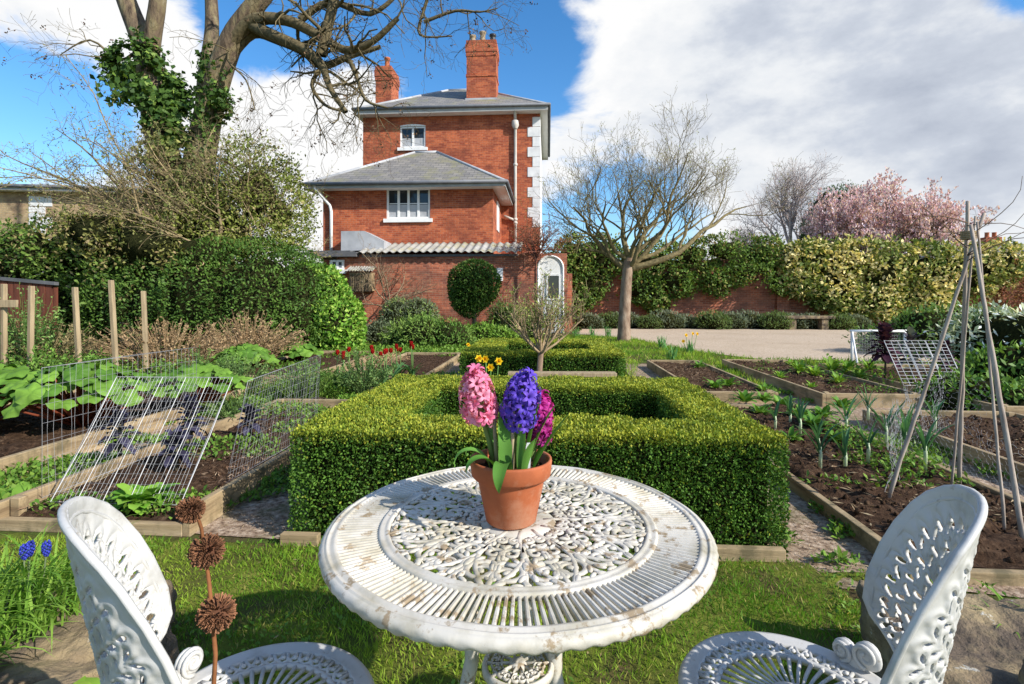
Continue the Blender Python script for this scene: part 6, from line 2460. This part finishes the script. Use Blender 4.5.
foliage('green_bush', 'leafy bush to the side of the round topiary stem', 'shrub', [(X(505, 14.5), 14.5, .45, .45, .5, .6), (X(525, 14.2), 14.2, .4, .6, .5, .55)], 6000, .09, ((.05, .085, .02), (.12, .16, .04)), w=.4, bump=.2, depth=.2, seed=18, spray=.3)
foliage('green_bush', 'low bright leafy bush at the foot of the round topiary', 'shrub', [(X(478, 13.4), 13.4, .2, .7, .4, .35), (X(500, 13.4), 13.4, .15, .5, .4, .3)], 4500, .10, ((.08, .16, .02), (.18, .27, .05)), w=.4, bump=.2, depth=.2, seed=19, spray=.2)
foliage('grey_bush', 'small grey shrub between laurel bush and lean-to hutch', 'shrub', [(X(378, 14), 14, .25, .4, .4, .35), (X(360, 13.8), 13.8, .15, .4, .4, .3)], 3000, .08, LV, w=.35, bump=.2, depth=.2, seed=20)

# small standard shrub between the hedges
Ys = 6.35
ps = Vector((X(540, Ys), Ys, 0))
t = thing('standard_shrub', 'small multi stemmed shrub with pale trunk behind the hyacinths', 'shrub', ps)
b = MB()
b.tube([(0, 0, 0), (-.01, 0, .25), (.01, 0, .52)], [.042, .036, .034], 10)
b.link('trunk', M['bark_pale'], t)
ss = Tree(31)
sspec = [dict(n=7, L=.42, r=.010, ang=(15, 45), up=.9, t0=.25, seg=5, wob=.14, trop=.10, rk=.6),
         dict(n=5, L=.22, r=.005, ang=(20, 50), up=.6, t0=.2, seg=4, wob=.15, trop=.10, rmin=.0025)]
for k in range(13):
    az = k * 2.4
    el = R(random.uniform(26, 76))
    q, _ = ss.path((.01, 0, .5), (math.cos(az) * math.cos(el), math.sin(az) * math.cos(el), math.sin(el)), random.uniform(.48, .72), 6, .10, .06)
    ss.grow(q, .018, .007, 0, sspec, np.array((.30, .22, .13)))
ss.b.link('branches', M['bark_attr'], t)
P = np.array([tuple(p) for q in ss.tips for p in q])
P = P[rng.random(len(P)) < .8]
m = len(P)
b = MB()
b.leaves(P, rdir(m) + np.array([0, 0, .6]), rdir(m), rng.uniform(.03, .06, m), .014, mixc((.09, .13, .03), (.22, .25, .06), rng.random(m)))
b.link('leaves', M['leaf'], t)

# bare wall shrubs
for (px, Y, hh, sp, label, sd, n) in [(390, 18.2, 3.0, 1.3, 'bare wall trained shrub on the brick lean-to next to the hutch', 41, 8), (536, 18.2, 1.7, .8, 'bare reddish climber sprawling over the lean-to roof end by the doorway', 44, 9)]:
    t = thing('bare_wall_shrub', label, 'shrub', (X(px, Y), Y, 0), -TH, 'bare shrubs on the lean-to')
    ws = Tree(sd)
    wspec = [dict(n=8, L=1.0, r=.016, ang=(30, 75), up=.2, t0=.2, seg=5, wob=.25, trop=.0, rk=.6), dict(n=6, L=.5, r=.008, ang=(30, 75), up=0, t0=.15, seg=4, wob=.3, trop=0, rmin=.004)]
    cc = np.array((.22, .16, .10)) if sd == 41 else np.array((.20, .085, .06))
    for k in range(n):
        q, _ = ws.path((0, 0, .9 if sd == 41 else 2.5), (random.uniform(-1, 1) * sp, random.uniform(-.25, .05), random.uniform(.4, 1.2)), hh * random.uniform(.45, .75), 6, .14, .0)
        ws.grow(q, .03, .01, 0, wspec, cc)
    ws.grow([Vector((.02, 0, 0)), Vector((0, 0, .5)), Vector((0, 0, 1.1 if sd == 41 else 2.6))], .05, .035, 9, wspec, cc)
    ws.b.link('branches', M['bark_attr'], t)
    if sd == 44:
        P = np.array([tuple(p) for q in ws.tips for p in q])
        m = len(P)
        b = MB()
        b.leaves(P, rdir(m), rdir(m), .06, .03, mixc((.16, .07, .04), (.26, .15, .07), rng.random(m)))
        b.link('leaves', M['leaf_matt'], t)

# ---- climbers along the brick garden wall


def wall_blobs(lst, dv=0.0):
    """(px, py, rx, rz) on the wall face"""
    out = []
    for (px, py, rx, rz) in lst:
        u, z = FP(px, py, VW - .35 - dv)
        p = gw(u, VW - .35 - dv, z)
        out.append((p.x, p.y, p.z, rx, .55, rz))
    return out


GR = ((.04, .075, .018), (.10, .165, .03))
foliage('evergreen_climber', 'bright evergreen climber with big leaves behind the apple trunk', 'climber',
        wall_blobs([(566, 275, .8, 1.0), (572, 255, .9, .9), (580, 290, .8, .9), (575, 262, 1.1, .9), (600, 255, 1.2, 1.0), (650, 262, 1.3, .8), (590, 285, .9, .9), (640, 288, .8, .7), (675, 280, 1.0, .8), (655, 300, .6, .5)]), 20000, .15, GR, 'climbers on the garden wall', w=.6, bump=.25, bs=1.0, depth=.18, tip=((.16, .25, .04), (.20, .14, .07)), tipp=.3, seed=31, corek=.55, thr=-.35, spray=.25)
foliage('evergreen_climber', 'green climber hanging over the middle of the brick wall', 'climber',
        wall_blobs([(690, 255, 1.2, .7), (725, 250, 1.3, .7), (760, 252, 1.3, .7), (795, 262, 1.0, .8), (745, 272, 1.1, .6), (715, 280, .7, .6), (780, 282, .9, .6)]), 18000, .14, GR, 'climbers on the garden wall', w=.5, bump=.28, bs=1.0, depth=.2, tip=((.17, .25, .05), (.22, .14, .07)), tipp=.35, seed=32, corek=.5, thr=-.2, spray=.3)
foliage('variegated_climber', 'cream and green variegated climber covering the far wall', 'climber',
        wall_blobs([(810, 262, 1.2, 1.0), (850, 265, 1.4, 1.1), (890, 270, 1.5, 1.2), (930, 272, 1.4, 1.2), (970, 272, 1.3, 1.1), (845, 292, 1.0, .9), (880, 300, 1.3, .9), (925, 302, 1.2, .8), (825, 290, .9, .8), (800, 280, .7, .8), (1000, 265, 1.0, .9)], .2), 26000, .19, ((.06, .10, .02), (.20, .22, .06)), 'climbers on the garden wall', w=.55, bump=.22, bs=1.0, depth=.16, thr=-.45, tip=((.42, .38, .15), (.56, .48, .25)), tipp=.5, seed=33, corek=.55, spray=.2)
foliage('russet_climber', 'brown leafless climber patch at the wall end near the frame edge', 'climber',
        wall_blobs([(1005, 292, 1.0, 1.0), (1030, 285, 1.1, 1.2)], .1), 4500, .12, ((.14, .07, .035), (.26, .15, .07)), 'climbers on the garden wall', w=.35, bump=.3, bs=1.2, depth=.3, seed=34, core=None, mat='leaf_matt')
foliage('wall_top_hedge', 'dark green hedge top showing behind the wall at the edge', 'hedge',
        [(gw(26.5, 26.5).x, gw(26.5, 26.5).y, 2.6, 2.0, 1, 1.5), (gw(30, 26.5).x, gw(30, 26.5).y, 2.7, 2.4, 1, 1.5), (gw(23.6, 26.5).x, gw(23.6, 26.5).y, 2.4, 1.6, 1, 1.4)], 9000, .14, ((.03, .06, .014), (.08, .12, .03)), w=.4, bump=.08, depth=.08, seed=35)
# lavender border: one bush after another along the wall foot
cols_l = [((.07, .095, .055), (.15, .17, .11)), ((.06, .10, .03), (.14, .19, .06))]
proto = None
for i, px in enumerate(list(range(588, 880, 21))):
    u, _ = FP(px, 320, 21.2)
    p = gw(u, 21.2 + (i % 3) * .25)
    if i in (0, 1):
        o = foliage('lavender_bush', '-', 'shrub', [(p.x, p.y, .26, .62, .45, .34), (p.x + .3, p.y, .2, .4, .4, .28)], 1700, .12, cols_l[i], 'lavender bushes along the garden wall', w=.22, bump=.2, depth=.2, seed=50 + i, up_=.9)
        proto = (proto or []) + [o]
    else:
        o = dup(proto[0 if i % 3 else 1], (p.x, p.y, 0), rr.uniform(-.6, .6), scale=rr.uniform(.85, 1.2))
    o['label'] = 'low grey green lavender bush in the border at the wall foot'
foliage('silver_plant', 'silvery white leaved plant behind the wigwam at the frame edge', 'plant',
        [(X(1000, 8.6), 8.6, .45, .8, .7, .55), (X(1035, 8.2), 8.2, .45, .8, .7, .6)], 5200, .13, ((.12, .17, .08), (.34, .38, .30)), w=.35, bump=.3, depth=.3, tip=((.62, .64, .58), (.72, .72, .68)), tipp=.28, seed=60, core=(.04, .06, .03), corek=.6, spray=.3)
foliage('green_shrub', 'leafy mid green growth behind the wire racks', 'shrub',
        [(X(945, 11), 11, .4, 1.2, .7, .6), (X(900, 11.5), 11.5, .25, 1.0, .6, .4), (X(990, 10.5), 10.5, .4, 1.0, .7, .6)], 8000, .10, ((.05, .11, .025), (.13, .20, .05)), w=.4, bump=.3, depth=.25, seed=61, spray=.3)
foliage('green_shrub', 'leafy green clump below the silvery plant by the frame edge', 'shrub',
        [(X(1010, 6.8), 6.8, .2, .5, .5, .35), (X(1040, 6.6), 6.6, .2, .5, .5, .4)], 3500, .10, ((.06, .14, .02), (.16, .25, .05)), w=.45, bump=.3, depth=.25, seed=62, spray=.3)
foliage('green_shrub', 'spreading green foliage at the feet of the wigwam poles', 'shrub',
        [(X(965, 5.6), 5.6, .1, .45, .4, .25), (X(1000, 5.4), 5.4, .1, .45, .4, .25)], 2600, .08, ((.05, .12, .02), (.14, .22, .05)), w=.4, bump=.3, depth=.25, seed=63, spray=.3)

# ---- trees beyond the wall
Ym = 30
mb = W(888, 300, Ym)
t = thing('magnolia_tree', 'pink flowering magnolia tree rising beyond the garden wall', 'tree', (mb.x, Ym, 0))
mg_ = Tree(52)
mspec = [dict(n=8, L=2.4, r=.07, ang=(25, 60), up=.5, t0=.2, seg=6, wob=.15, trop=.07, rk=.6),
         dict(n=8, L=1.2, r=.03, ang=(25, 60), up=.5, t0=.15, seg=5, wob=.2, trop=.08, rk=.6),
         dict(n=5, L=.6, r=.015, ang=(25, 60), up=.5, t0=.15, seg=4, wob=.2, trop=.08, rmin=.007)]
cM = np.array((.20, .14, .11))
b = MB()
b.tube(fan([(0, 0, 0), (.1, 0, 1), (0, 0, 2.2)]), np.linspace(.3, .22, 9), 12)
b.link('trunk', M['bark'], t)
for (az, el, L_) in [(180, 26, 3.8), (175, 38, 3.6), (200, 46, 3.2), (150, 58, 3.2), (90, 56, 3.4), (40, 50, 3.4), (5, 24, 3.5), (-10, 36, 3.3), (-60, 40, 3.0), (250, 36, 3.0), (110, 76, 3.5), (20, 60, 3.4)]:
    q, _ = mg_.path((0, 0, 2), (math.cos(R(az)) * math.cos(R(el)), math.sin(R(az)) * math.cos(R(el)), math.sin(R(el))), L_, 8, .08, .03)
    mg_.grow(q, .14, .05, 0, mspec, cM)
mg_.b.link('branches', M['bark_attr'], t)
P = np.array([tuple(p) for q in mg_.tips for p in q[1:]])
P = P[rng.random(len(P)) < .55]
P = np.repeat(P, 4, 0) + rng.normal(0, .04, (len(P) * 4, 3))
m = len(P)
b = MB()
b.leaves(P, rdir(m) * .6 + np.array([0, 0, .8]), rdir(m), rng.uniform(.10, .17, m), rng.uniform(.06, .10, m), mixc((.62, .34, .41), (.86, .72, .76), rng.random(m)))
b.link('blossom', M['petal'], t)
t.scale = (1.08, 1.08, 1.18)


def bare_tree(label, px, Y, h, seed, col, spread=1.0, n=11, base=.25):
    t = thing('bare_tree', label, 'tree', (X(px, Y), Y, 0), 0, 'bare trees beyond the wall')
    q = Tree(seed)
    sp = [dict(n=8, L=h * .26, r=.07, ang=(20, 50), up=.5, t0=.2, seg=6, wob=.13, trop=.05, rk=.6),
          dict(n=8, L=h * .14, r=.03, ang=(20, 55), up=.3, t0=.15, seg=5, wob=.16, trop=.03, rk=.6),
          dict(n=5, L=h * .08, r=.016, ang=(20, 55), up=.2, t0=.15, seg=4, wob=.2, trop=.0, rmin=.009)]
    trunk = fan([(0, 0, 0), (.1, 0, h * .2), (0, 0, h * .45), (.1, 0, h * .8)], 3)
    b = MB()
    b.tube(trunk, np.linspace(h * .03, h * .006, len(trunk)), 10, col=col)
    b.link('trunk', M['bark_attr'], t)
    for k in range(n):
        az = k * 2.4
        el = R(35 + 45 * k / n)
        p, _ = q.path((0, 0, h * (base + .45 * k / n)), (math.cos(az) * math.cos(el) * spread, math.sin(az) * math.cos(el) * spread, math.sin(el)), h * (.46 - .2 * k / n), 7, .08, .04)
        q.grow(p, h * .011, h * .004, 0, sp, np.array(col))
    q.b.link('crown', M['bark_attr'], t)
    return t


bare_tree('pale bare tree with fine twigs beyond the green climber', 790, 36, 9.8, 61, (.44, .37, .345), 1.05)
bare_tree('lower bare reddish tree behind the wall, next to the pale one', 745, 40, 6.2, 63, (.34, .26, .23), 1.2)
foliage('conifer', 'dark evergreen tree beside the pink magnolia', 'tree',
        [(X(832, 34), 34, Z(222, 34), 1.6, 1.4, 2.0), (X(845, 34), 34, Z(212, 34), 1.3, 1.2, 1.5), (X(820, 34), 34, Z(240, 34), 1.3, 1.3, 1.6)], 9000, .20, ((.03, .065, .025), (.075, .12, .045)), w=.35, bump=.3, bs=.8, depth=.2, stem=[([(X(832, 34), 34, 0), (X(832, 34), 34, 4)], [.25, .2])], seed=70, corek=.7, spray=.25)
foliage('hedge_mass', 'reddish brown hedge top behind the wall under the pale bare tree', 'hedge',
        [(X(740, 27), 27, 2.7, 3.0, .9, 1.1), (X(790, 27), 27, 2.7, 2.5, .9, 1.0)], 6000, .14, ((.09, .05, .03), (.19, .12, .06)), w=.35, bump=.25, depth=.2, seed=71, mat='leaf_matt', spray=.3)
